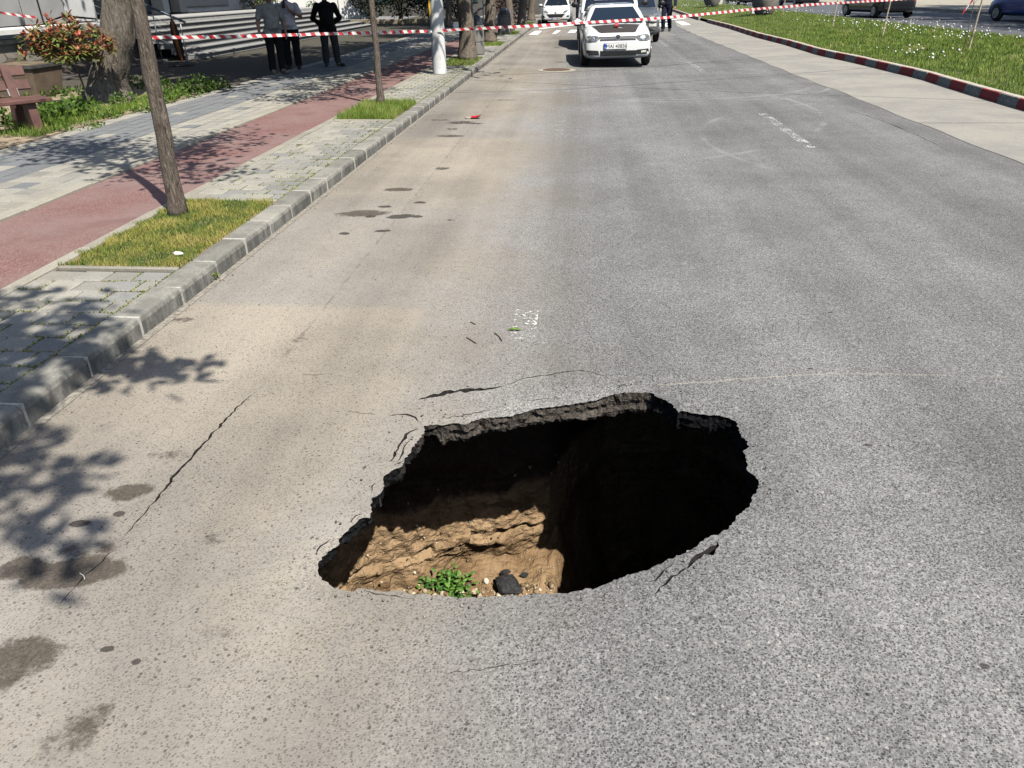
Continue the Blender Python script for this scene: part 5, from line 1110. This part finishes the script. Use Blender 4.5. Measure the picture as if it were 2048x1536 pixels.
for sx in (-1, 1):
    hl = c.drape('headlight', [(sx*x, z) for x, z in ((.43, .655), (.52, .60), (.68, .585), (.77, .60), (.775, .71), (.66, .742), (.46, .715))], M_LAMP, 'front', c.bvh, .008, 8, label='cloudy dark headlight' if sx < 0 else None)
    c.drape('lamp_bowl', [(sx*(.60+.055*math.cos(a)), .66+.05*math.sin(a)) for a in np.linspace(0, 5.9, 12)], M_CHROME, 'front', c.bvh, .014, 4, hl)
    fo_ = c.drape('fog_lamp_recess', [(sx*x, z) for x, z in ((.44, .30), (.70, .30), (.76, .35), (.74, .42), (.46, .40))], M_BLK, 'front', c.bvh, .006, 6)
    if sx > 0: c.drape('fog_lamp', [(.56, .335), (.68, .34), (.69, .385), (.57, .385)], M_FOG, 'front', c.bvh, .014, 4, fo_)
gr = c.drape('grille', [(-.43, .615), (.43, .615), (.45, .705), (-.45, .705)], M_BLK, 'front', c.bvh, .006, 10)
for z in (.668,): c.drape('grille_bar', [(-.42, z-.003), (.42, z-.003), (.43, z+.003), (-.43, z+.003)], M_CHROME, 'front', c.bvh, .012, 12, gr)
lg = c.drape('lower_grille', [(-.42, .275), (.44, .275), (.50, .39), (-.42, .395)], M_BLK, 'front', c.bvh, .006, 10)
for z in (.305, .335, .365): c.drape('grille_bar', [(-.40, z-.004), (.44, z-.004), (.45, z+.004), (-.40, z+.004)], M_DKM, 'front', c.bvh, .011, 12, lg)
ys = c.surf(0, .675)
em = obj('emblem', MB().lathe([(.052, -.004), (.066, -.004), (.066, .008), (.052, .008), (.052, -.004)], 24).mesh('emblem', M_CHROME), c.root, (0, ys-.020, .680), rot=(R(90), 0, 0))
MB().lathe([(0, -.004), (.054, -.004), (.054, .0), (0, .0)], 20).build('emblem_disc', simple('emblem_blue', (.03, .05, .12), .3, .1), em)
for pts in ([(-.028, .045), (0, .004), (.028, .045)], [(-.046, .022), (-.022, -.044), (0, -.004), (.022, -.044), (.046, .022)]): MB().tube([(x, y, .006) for x, y in pts], .0065, 5).build('emblem_stroke', M_CHROME, em)
yp = c.surf(0, .50); npl = obj('number_plate', MB().cbox((0, 0, 0), (.53, .012, .125), .003).mesh('number_plate', M_PLATE), c.root, (-.06, yp-.022, .492), rot=(0, 0, 0))
MB().box((0, .004, 0), (.545, .010, .14)).build('plate_frame', M_BLK, npl); MB().box((-.238, -.0075, 0), (.05, .004, .118)).build('blue_band', M_PBLUE, npl)
text_mesh('MAI 40836', .112, M_INK, 'plate_lettering', npl, (.03, -.0085, -.002), (R(90), 0, 0))
text_mesh('RO', .032, M_PLATE, 'country_letters', npl, (-.238, -.0105, -.035), (R(90), 0, 0))
c.drape('bonnet_cover', [(-.60, .78), (.58, .80), (.56, .74), (.44, .14), (.38, .10), (-.38, .11), (-.46, .16)], (lambda t: (t.bump(t.noise(9, 4, t.objc()), .5, .02), t.out(t.mix(t.mapr(t.noise(1, 4, t.mapping(t.objc(), sc=(12, 90, 12))), .56, .7, 0, .6), (.035, .028, .024), (.16, .13, .10)), .6))[1])(NT('dark_foil')), 'top', c.bvh, .008, 14, label='dark brown panel covering most of the bonnet')
c.wipers(.88, .93); c.mirror(1.25, .985, out=.10)
MB().box((0, 1.0, .955), (1.30, .02, .02)).build('scuttle', M_BLK, c.root)
lb = MB().cbox((0, 0, 0), (1.02, .05, .035), .01).build('light_bar', P_WHITE, c.root, loc=(0, 2.05, 1.475))
for sx in (-1, 1): MB().box((sx*.50, .02, -.05), (.03, .05, .10)).build('bar_foot', M_BLK, lb); MB().cbox((sx*.27, .10, -.005), (.42, .14, .07), .015).build('blue_lens', M_PBLUE, lb)
# roll of red tape lying on the bonnet
hz = c.bvh.ray_cast(Vector((-.02, .42, 4)), Vector((0, 0, -1)))[0]; q = vw.root.matrix_basis @ hz
tr_ = thing('tape_roll', q+Vector((0, 0, .05)), 'roll of red and white barrier tape lying on the police car bonnet', 'tape'); MB().lathe([(.03, -.04), (.055, -.04), (.06, -.035), (.06, .035), (.055, .04), (.03, .04), (.03, -.04)], 18, axis='x').build('roll', M_TR, tr_); MB().box((.09, -.01, -.045), (.10, .07, .008), rot=(0, .05, .3)).build('loose_end', M_TW, tr_)
# white hatchback parked beyond the crossing
H2 = dict(HATCH); H2['zt'] = [(0,.64),(.03,.70),(.1,.75),(.25,.79),(.5,.86),(.95,.95),(1.5,.96),(2.8,.97),(3.6,.97),(3.97,.80)]; H2['cab'] = [(.93,.80,3.86,.77),(1.08,1.08,3.83,.74),(1.25,1.38,3.74,.68),(1.39,1.62,3.58,.615),(1.45,1.78,3.40,.55),(1.48,2.0,3.15,.42)]
pg = Car('parked_hatchback', (-1.47, 45.0, 0), R(-1), 'white hatchback with dark grille parked by the far kerb', P_WHITE, H2, roll=R(-1)); c = pg
for sx in (-1, 1):
    c.drape('headlight', [(sx*x, z) for x, z in ((.40, .62), (.55, .60), (.76, .70), (.80, .80), (.70, .80), (.52, .71))], M_LAMP, 'front', c.bvh, .010, 8)
    c.drape('fog_lamp', [(sx*x, z) for x, z in ((.60, .38), (.76, .36), (.77, .47), (.66, .46))], M_BLK, 'front', c.bvh, .008, 5)
gr = c.drape('grille', [(-.50, .50), (-.36, .36), (.36, .36), (.50, .50), (.55, .545), (-.55, .545)], M_BLK, 'front', c.bvh, .008, 10)
for z in (.41, .46, .51): c.drape('grille_bar', [(-.40, z-.005), (.40, z-.005), (.42, z+.005), (-.42, z+.005)], M_DKM, 'front', c.bvh, .014, 8, gr)
ys = c.surf(0, .61); lo_ = MB()
for (x, z, rx, rz) in ((0, .01, .04, .045), (-.03, .04, .025, .03), (.035, .05, .03, .02), (-.04, -.03, .02, .03), (.04, -.03, .02, .03)): lo_.blob((x, 0, z), (rx, .012, rz), 8, 6)
lo_.build('emblem', M_CHROME, c.root, loc=(0, ys-.012, .615))
yp = c.surf(0, .31); npl = obj('number_plate', MB().cbox((0, 0, 0), (.52, .012, .11), .003).mesh('number_plate', M_PLATE), c.root, (.05, yp-.02, .30)); MB().box((-.235, -.0075, 0), (.045, .004, .105)).build('blue_band', M_PBLUE, npl); MB().box((.24, -.0075, 0), (.035, .004, .105)).build('red_band', M_TR, npl)
for x, w in ((-.16, .05), (-.08, .05), (.01, .04), (.07, .05), (.15, .06)): MB().box((x, -.0075, 0), (w, .004, .07)).build('plate_character', M_INK, npl)
c.wipers(.82, .955); c.mirror(1.15, 1.0); pg.root.scale = (.93, .93, .93)
VAN = dict(L=4.9, hw=.95, van=1, rw=.33, w=[(0,.80),(.03,.88),(.1,.94),(.25,.98),(.5,1),(4.7,1),(4.9,.96)], zt=[(0,.72),(.05,.86),(.15,.93),(.4,1.0),(.8,1.08),(1.2,1.12),(4.9,1.12)], z0=[(0,.30),(.08,.24),(4.9,.28)],
  cab=[(1.06,.80,4.86,.90),(1.30,1.08,4.86,.885),(1.55,1.36,4.86,.85),(1.80,1.62,4.84,.80),(1.90,1.80,4.80,.74),(1.95,2.1,4.7,.55)])
P_GREY = paint('grey_van_paint', (.085, .095, .10)); gv = Car('grey_van', (1.72, 29.0, 0), R(-1), 'dark grey van standing behind the police car', P_GREY, VAN, roll=R(-1)); c = gv
for sx in (-1, 1): c.drape('headlight', [(sx*x, z) for x, z in ((.60, .74), (.86, .72), (.90, .90), (.70, .93))], M_LAMP, 'front', c.bvh, .012, 6); c.drape('fog_lamp', [(sx*x, z) for x, z in ((.56, .52), (.82, .52), (.82, .62), (.56, .62))], M_FOG, 'front', c.bvh, .010, 5)
c.drape('grille', [(-.52, .74), (.52, .74), (.55, .86), (-.55, .86)], M_BLK, 'front', c.bvh, .008, 8); c.drape('bumper', [(-.8, .30), (.8, .30), (.86, .46), (-.86, .46)], M_BLK, 'front', c.bvh, .01, 8); c.mirror(1.1, 1.22, M_BLK); c.wipers(.86, 1.11)
yp = c.surf(0, .45); MB().box((0, yp-.02, .62), (.5, .02, .11)).build('number_plate', M_PLATE, c.root)
pv = Car('police_van', (.86, 25.6, 0), R(1), 'white and blue police van right behind the police car', P_WHITE, VAN, roll=R(-1)); c = pv
c.mirror(1.05, 1.30, M_BLK, out=.14); c.drape('blue_stripe', [(-.70, .80), (.70, .80), (.72, 1.0), (-.72, 1.0)], simple('police_blue', (.02, .09, .40), .4, .1, 4), 'front', c.bvh, .008, 8)
for sx in (-1, 1): c.drape('headlight', [(sx*x, z) for x, z in ((.60, .66), (.86, .64), (.90, .82), (.70, .85))], M_LAMP, 'front', c.bvh, .012, 6)
lb = MB().cbox((0, 2.0, 2.0), (1.3, .3, .12), .02).build('light_bar', M_PBLUE, c.root); c.wipers(.86, 1.11)
SED = dict(HATCH); SED.update(L=4.4, hw=.88, w=[(0,.74),(.05,.88),(.15,.94),(.5,1),(3.9,1),(4.2,.94),(4.35,.88),(4.4,.78)], zt=[(0,.62),(.08,.75),(.3,.83),(1.0,.94),(1.6,.96),(3.4,1.0),(4.1,1.0),(4.4,.86)], z0=[(0,.26),(.1,.21),(4.2,.24),(4.4,.34)], cab=[(.92,.95,4.25,.80),(1.08,1.2,4.2,.77),(1.25,1.5,4.05,.71),(1.40,1.8,3.8,.64),(1.46,2.0,3.5,.56),(1.49,2.3,3.2,.42)])
def rear_details(c):
    for sx in (-1, 1): c.drape('tail_light', [(sx*x, z) for x, z in ((.58, .74), (.84, .72), (.85, .92), (.66, .93))], simple('tail_red', (.30, .02, .02), .2, .1) if 'tail_red' not in bpy.data.materials else bpy.data.materials['tail_red'], 'rear', c.bvh, .010, 5)
    c.drape('rear_bumper', [(-.72, .32), (.72, .32), (.74, .46), (-.74, .46)], M_BLK, 'rear', c.bvh, .012, 8); c.mirror(1.35, 1.02)
    for sx in (-1, 1): c.drape('headlight', [(sx*x, z) for x, z in ((.45, .62), (.76, .62), (.79, .74), (.50, .72))], M_LAMP, 'front', c.bvh, .008, 6)
for px, py, rz, pcol, name, lab in [(1795, 37, 0, (.012, .013, .016), 'black_car', 'black car driving away on the opposite carriageway'), (2150, 48, 0, (.012, .045, .22), 'blue_car', 'blue car cut by the right edge on the opposite carriageway'), (1618, 13, 0, (.02, .022, .028), 'dark_car', 'dark car far ahead on the opposite carriageway'), (1500, 11, 0, (.03, .03, .035), 'dark_car', 'farthest dark car beyond the large stone pot')]:
    p = at(px, py, OZ); c = Car(name, (p.x, p.y-4.2, OZ), R(rz), lab, paint(name+'_paint', pcol), SED); c.root.rotation_euler = (0, 0, R(8)); rear_details(c); c.root.location = (p.x, p.y, OZ); 
    # local origin is the nose; turn so that the tail faces the camera
    c.root.location = (p.x+4.4*math.sin(R(8)), p.y, OZ)
    c.root.rotation_euler = (0, 0, R(180+8)); c.root.location = Vector((p.x, p.y, OZ))+Vector((-math.sin(R(8))*4.4*1, math.cos(R(8))*4.4, 0))
# ------------------------------------------------------------------ people
M_SKIN = simple('skin', (.34, .19, .13), .6, .15, 10); M_HAIR = simple('dark_hair', (.025, .02, .017), .7, .3, 40)
def cloth(name, col, sc=12): return simple(name, col, .9, .22, sc, 5, bump=.35, bsc=14, obj=True, spec=.15)
def make_person(loc, rz, label, mats, pose, height=1.74, belly=0.0, hair=True, voxel=.0105):
    """one continuous body surface, built at rest facing -y; mats: dict top, legs, shoes, skin"""
    root = thing('person', loc, label, 'person'); root.rotation_euler = (0, 0, rz); s = height/1.74; root.scale = (s*1.13, s*1.13, s)
    mb = MB(); prim = []                                  # prim: (a, ra, b, rb, tag)
    def cap(a, ra, b, rb, tg, n=12):
        a, b = Vector(a), Vector(b); d = (b-a).normalized() if (b-a).length > 1e-5 else Vector((0, 0, 1)); pts = []; rr = []
        for k in (0, .35, .7, .92): pts.append(a-d*ra*math.cos(math.asin(k)) if k < 1 else a); rr.append(max(.002, ra*k))
        L = (b-a).length
        for k in np.linspace(0, 1, 5): pts.append(a.lerp(b, k)); rr.append(ra+(rb-ra)*k)
        for k in (.92, .7, .35, 0): pts.append(b+d*rb*math.cos(math.asin(k))); rr.append(max(.002, rb*k))
        mb.tube(pts, rr, n); prim.append((a, ra, b, rb, tg))
    J = dict(hip=.095, kneeL=(-.10,-.015,.49), kneeR=(.10,-.015,.49), ankL=(-.105,.02,.09), ankR=(.105,.02,.09), toeL=(-.125,-.15,.035), toeR=(.125,-.15,.035), elL=(-.25,.03,1.13), elR=(.25,.03,1.13), wrL=(-.27,-.06,.88), wrR=(.27,-.06,.88), head=(0,-.02,1.635), lean=0.0, longL=True)
    J.update(pose); ty = J['lean']
    # torso: stacked elliptical rings
    rings = [(.86,.150,.105),(.93,.168,.118),(1.0,.160,.115+belly*.8),(1.1,.152,.112+belly),(1.22,.165,.118+belly*.5),(1.34,.182,.118),(1.42,.178,.100),(1.47,.12,.08),(1.50,.065,.062)]
    V = []; F = []; n = 20
    for z, rx, ry in rings:
        for k in range(n): a = 2*math.pi*k/n; V.append((rx*math.cos(a), ry*math.sin(a)-(belly*.7 if .95 < z < 1.25 else 0)+ty*(z-.9), z))
    F = [(i*n+k, i*n+(k+1) % n, (i+1)*n+(k+1) % n, (i+1)*n+k) for i in range(len(rings)-1) for k in range(n)]+[tuple(range(n-1, -1, -1)), tuple((len(rings)-1)*n+k for k in range(n))]; mb.add(V, F)
    for z, rx, ry in rings: prim.append((Vector((-rx*.5, ty*(z-.9), z)), ry, Vector((rx*.5, ty*(z-.9), z)), ry, 'legs' if z < .9 else 'top'))
    sh = [(-.185, .01+ty*.5, 1.415), (.185, .01+ty*.5, 1.415)]; sleeve = J.get('sleeve', 'short')
    for i, sd in enumerate('LR'):
        sg = -1 if sd == 'L' else 1; hp = (sg*J['hip'], 0, .90); kn, an, to = J['knee'+sd], J['ank'+sd], J['toe'+sd]
        cap(hp, .106, kn, .083, 'legs'); cap(kn, .082, (an[0], an[1], an[2]+.03), .072, 'legs'); cap((an[0], an[1]+.035, .05), .048, to, .036, 'shoes'); cap((an[0], an[1], .10), .045, (an[0], an[1]-.06, .055), .045, 'shoes')
        el, wr = Vector(J['el'+sd]), Vector(J['wr'+sd]); S_ = Vector(sh[i])
        if sleeve == 'short': m_ = S_.lerp(el, .72); cap(S_, .066, m_, .062, 'top'); cap(m_, .045, el, .041, 'skin'); cap(el, .042, wr, .028, 'skin')
        else: cap(S_, .068, el, .056, 'top'); cap(el, .056, wr, .042, 'top')
        hd = Vector(J.get('hand'+sd, (wr-el).normalized())).normalized(); sdv = hd.cross(Vector((0, 1, 0))); sdv = (sdv if sdv.length > .2 else Vector((1, 0, 0))).normalized(); up = sdv.cross(hd).normalized(); fwd = up if up.y < 0 else -up
        pc = wr+hd*.05; cap(wr+hd*.012, .026, wr+hd*.085+fwd*.012, .024, 'skin'); cap(wr+hd*.02-fwd*.018, .02, wr+hd*.085-fwd*.02, .02, 'skin')
        cu = J.get('curl', .35); inn = Vector((-sg, 0, 0)) if abs(hd.x) < .6 else Vector((0, -1, 0))
        for k, (o_, ln) in enumerate(((.030, .070), (.010, .078), (-.011, .072), (-.031, .056))):
            b_ = wr+hd*.088+fwd*o_; m_ = b_+(hd+inn*cu*.5).normalized()*ln*.5; e_ = m_+(hd+inn*cu*1.5).normalized()*ln*.5; cap(b_, .0095, m_, .0088, 'skin', 8); cap(m_, .0088, e_, .0075, 'skin', 8)
        b_ = wr+hd*.03+fwd*.03; m_ = b_+(hd*.6+fwd*.7+inn*.3).normalized()*.04; cap(b_, .012, m_, .010, 'skin', 8); cap(m_, .010, m_+(hd+inn*.4).normalized()*.03, .0085, 'skin', 8)
    H = Vector(J['head']); cap((0, .0+ty*.55, 1.46), .056, H-Vector((0, -.012, .09)), .052, 'skin')
    k0 = len(mb.v); mb.blob(H+Vector((0, .012, .025)), (.077, .094, .098), 18, 12); mb.blob(H+Vector((0, -.022, -.045)), (.058, .066, .075), 16, 10); prim.append((H+Vector((0, .01, .02)), .09, H+Vector((0, -.02, -.06)), .06, 'skin'))
    cap(H+Vector((0, -.082, .015)), .010, H+Vector((0, -.104, -.022)), .015, 'skin', 8); cap(H+Vector((-.03, -.085, -.065)), .008, H+Vector((.03, -.085, -.065)), .008, 'skin', 8); cap(H+Vector((-.035, -.078, .030)), .010, H+Vector((.035, -.078, .030)), .010, 'skin', 8)
    for sx in (-1, 1): mb.blob(H+Vector((sx*.078, .012, -.008)), (.012, .022, .034), 8, 6); prim.append((H+Vector((sx*.08, .01, -.01)), .02, H+Vector((sx*.08, .01, .01)), .02, 'skin'))
    me = mb.mesh('body_src', M_SKIN); so_ = bpy.data.objects.new('body_src', me); COL.objects.link(so_); md = so_.modifiers.new('r', 'REMESH'); md.mode = 'VOXEL'; md.voxel_size = voxel; md.use_smooth_shade = True
    sm = so_.modifiers.new('s', 'SMOOTH'); sm.iterations = 4; sm.factor = .5
    dg = bpy.context.evaluated_depsgraph_get(); bme = bpy.data.meshes.new_from_object(so_.evaluated_get(dg)); bpy.data.objects.remove(so_)
    nv = len(bme.vertices); co = np.zeros(nv*3, np.float32); bme.vertices.foreach_get('co', co); co = co.reshape(-1, 3)
    D = np.full((len(prim), nv), 9.0)
    for i, (a, ra, b, rb, tg) in enumerate(prim):
        a, b = np.array(a), np.array(b); ab = b-a; t_ = np.clip(((co-a) @ ab)/max(1e-9, ab @ ab), 0, 1); D[i] = np.linalg.norm(co-(a+t_[:, None]*ab), axis=1)-(ra+(rb-ra)*t_)
    tg = np.array([{'top': 0, 'legs': 1, 'shoes': 2, 'skin': 3}[p[4]] for p in prim])[D.argmin(0)]
    hem = J.get('hem', .88); tor = (np.abs(co[:, 0]) < .2) & (co[:, 2] > hem) & (co[:, 2] < 1.2) & ((tg == 1) | (tg == 0)); tg[tor] = 0; tg[(tg == 0) & (co[:, 2] < hem) & (np.abs(co[:, 0]) < .2)] = 1
    # folds in the cloth
    w = np.array([noise.noise((p[0]*9, p[1]*9, p[2]*7))*.007+noise.noise((p[0]*24, p[1]*24, p[2]*14))*.003 for p in co.tolist()])*(tg < 2); nrm = np.zeros(nv*3, np.float32); bme.vertices.foreach_get('normal', nrm); co2 = co+nrm.reshape(-1, 3)*(w+.004*(tg == 0))[:, None]
    bme.vertices.foreach_set('co', co2.astype(np.float32).ravel())
    bme.materials.clear(); [bme.materials.append(m) for m in (mats['top'], mats['legs'], mats['shoes'], M_SKIN)]
    fv = np.array([tg[p.vertices[0]] for p in bme.polygons], np.int32); bme.polygons.foreach_set('material_index', fv); bme.polygons.foreach_set('use_smooth', np.ones(len(fv), bool)); bme.update(); obj('body', bme, root)
    if hair:
        hb = MB(); hb.blob(H+Vector((0, .022, .038)), (.083, .092, .096), 18, 12, .03); hb.v = [v if Vector(v).y > H.y-.05 or v[2] > H.z+.07 else tuple(H+(Vector(v)-H)*.8) for v in hb.v]; hb.build('hair', mats.get('hair', M_HAIR), root, smooth=True)
    for sx in (-1, 1): MB().blob(H+Vector((sx*.031, -.088, .012)), (.012, .006, .007), 8, 6).build('eye', M_INK, root)
    return root, J
C_BLK = cloth('black_trousers', (.012, .012, .014)); C_SHOE = simple('dark_shoes', (.02, .018, .016), .6, .3, 20); C_TEE = cloth('grey_tshirt', (.30, .30, .29)); C_LIL = cloth('pale_lilac_shirt', (.62, .60, .68)); C_JKT = cloth('black_jacket', (.010, .010, .012)); C_JEAN = cloth('dark_grey_jeans', (.035, .038, .045)); C_NAVY = cloth('navy_uniform', (.012, .014, .028)); C_SAND = simple('tan_sandals', (.20, .17, .13), .7, .3, 20)
make_person((-6.80, 17.7, .12), R(38), 'man in grey T-shirt and black trousers with his arm hanging, watching from behind the tape', dict(top=C_TEE, legs=C_BLK, shoes=C_SAND), dict(hem=.84, elL=(-.27,.03,1.13), wrL=(-.29,-.05,.87), elR=(.26,.0,1.12), wrR=(.24,-.10,.88)), 1.63, .05)
r2, J2 = make_person((-6.80, 18.75, .12), R(12), 'man in pale lilac shirt holding a phone up before his face with both hands', dict(top=C_LIL, legs=C_BLK, shoes=C_SHOE), dict(hem=.90, elL=(-.27,-.12,1.20), wrL=(-.085,-.30,1.33), elR=(.29,-.12,1.18), wrR=(.085,-.30,1.33), handL=(.25,-.2,.9), handR=(-.25,-.2,.9), curl=.6), 1.66, .04)
ph = thing('phone', r2.matrix_basis @ Vector((0, -.345, 1.44)), 'dark phone held up by the man in the lilac shirt', 'phone'); ph.rotation_euler = (R(-8), 0, R(12)); MB().cbox((0, 0, 0), (.075, .010, .155), .004).build('case', M_BLK, ph); MB().box((0, .0065, 0), (.066, .002, .142)).build('screen', M_WIND, ph)
make_person((-6.12, 19.5, .12), R(20), 'man in black jacket and dark jeans with hands behind his back', dict(top=C_JKT, legs=C_JEAN, shoes=C_SHOE), dict(sleeve='long', hem=.80, elL=(-.30,.12,1.12), wrL=(-.10,.17,.93), elR=(.30,.12,1.12), wrR=(.08,.18,.94), handL=(.8,.1,-.2), handR=(-.8,.1,-.2), ankR=(.15,-.02,.09), toeR=(.27,-.14,.035), kneeR=(.13,-.02,.49)), 1.64, .05)
p = at(1331, 63); make_person((p.x, p.y, 0), R(-14), 'police officer in navy uniform walking in the road past the grey van', dict(top=C_NAVY, legs=C_NAVY, shoes=C_SHOE), dict(sleeve='long', hem=.86, kneeL=(-.09,-.16,.50), ankL=(-.08,-.12,.10), toeL=(-.09,-.30,.05), kneeR=(.10,-.02,.49), ankR=(.11,.22,.12), toeR=(.12,.08,.04), elL=(-.29,.10,1.14), wrL=(-.30,.10,.90), elR=(.28,-.02,1.13), wrR=(.30,-.18,.93)), 1.86, .02)
p = at(1158, 40); make_person((p.x, p.y, 0), R(6), 'person in dark blue standing beyond the white hatchback', dict(top=C_NAVY, legs=C_NAVY, shoes=simple('white_shoes', (.6, .6, .6), .6, .1)), dict(sleeve='long', hem=.86), 1.75, voxel=.014)
# ------------------------------------------------------------------ litter and small debris
p = at(952, 237); lt = thing('red_wrapper', (p.x, p.y, 0), 'crumpled red wrapper lying near the kerb', 'litter')
mb = MB(); rnd = random.Random(4); V = [(x*.075, y*.06, .012+.05*rnd.random()) for x in (-1, 0, 1) for y in (-1, 0, 1)]; o_ = [(v[0], v[1], max(.002, v[2]-.012)) for v in V]; ff = [(0,3,4,1),(1,4,5,2),(3,6,7,4),(4,7,8,5)]; mb.add(V, ff); mb.add(o_, [f[::-1] for f in ff]); mb.build('foil', simple('red_foil', (.48, .02, .03), .4, .2), lt)
MB().box((-.12, -.02, .012), (.09, .05, .012), rot=(.2, .1, .5)).build('torn_flap', simple('pale_foil', (.32, .28, .22), .6, .3), lt)
p = at(357, 510, .13); ts = thing('tissue', p+Vector((0, 0, .012)), 'white tissue scrap on the yellowish grass', 'litter'); mb = MB(); a_, f_ = stone_mesh(5, 2); mb.add([Vector((v[0]*.035, v[1]*.02, v[2]*.014))*(1+.3*noise.noise(Vector(v)*3)) for v in a_], f_); mb.build('paper', simple('white_paper', (.72, .70, .64), .8, .1), ts)
M_TWIG = simple('twig_bark', (.05, .035, .028), .9, .3)
for pxs, lab in (([(989,667),(998,674),(1004,683)], 'curved dark twig beyond the hole'), ([(933,676),(943,682),(952,688)], 'thin pale twig left of the curved twig'), ([(941,645),(951,650)], 'tiny reddish twig beside the worn dash'), ([(160,1148),(168,1153),(170,1160)], 'tiny white straw on the large oil stain')):
    MB().tube([at(*q)+Vector((0, 0, .004)) for q in pxs], .0012 if 'white' in lab else .003, 6).build('twig', M_TWIG if 'white' not in lab else M_TW, label=lab, cat='twig')
p = at(1031, 661); gl = thing('fallen_leaf', (p.x, p.y, .003), 'small green leaf lying on the worn road dash', 'leaf'); MB().add([(-.05, 0, .003), (-.01, -.02, .012), (.04, -.004, .004), (.0, .018, .010), (-.02, .0, .018)], [(0, 1, 4), (1, 2, 4), (2, 3, 4), (3, 0, 4), (3, 2, 1, 0)]).build('blade', bpy.data.materials['fresh_leaves'] if False else simple('leaf_green', (.10, .16, .03), .5, .3), gl)
p = at(432, 557, .02); wd = thing('kerb_weed', (p.x-.02, p.y, 0), 'small weed sprouting at the foot of the kerb', 'plant'); g = np.random.default_rng(3); P_ = np.stack([g.normal(0, .02, 70), g.normal(0, .025, 70), g.uniform(0, .06, 70)], 1); V, F = leaf_cloud(P_, g.uniform(.015, .03, 70), .7, .4, 3); obj('foliage', npmesh('foliage', V, F, M_DRYGR, np.repeat(g.random(70), 4)), wd)
sp = []
for i in range(260):
    a = random.uniform(0, 6.28); q = RIM[random.randrange(len(RIM))]; d = (q-CC).normalized(); u = q+d*abs(random.gauss(.03, .10))+Vector((random.gauss(0, .04), random.gauss(0, .04)))
    if pip(np.array([[u.x, u.y]]), [(v.x, v.y) for v in RIM[::4]])[0]: continue
    if min((v-u).length for v in RIM) < .012: continue
    sp.append(((u.x, u.y, -.012*math.exp(-(u-q).length/.09)), random.choice((.002, .003, .004, .006))))
for i in range(300): y_ = random.uniform(1.5, 30); sp.append(((KX+abs(random.gauss(.03, .05)), y_, .003), random.choice((.003, .005, .008))))
for i in range(160):
    q = (random.uniform(-2.3, 4), random.uniform(1, 9))
    if not pip(np.array([q]), [(v.x, v.y) for v in RIM[::4]])[0] and min((v-Vector(q)).length for v in RIM[::6]) > .1: sp.append(((*q, .002), random.choice((.003, .004, .006))))
me_o = scatter_stones('loose_grit', sp, tintmat('grey_grit', [(0, (.05, .048, .045)), (.5, (.14, .128, .11)), (1, (.30, .275, .23))], .9), None); tag(me_o, 'loose grit and small stones scattered over the asphalt', None, None, 'stuff')
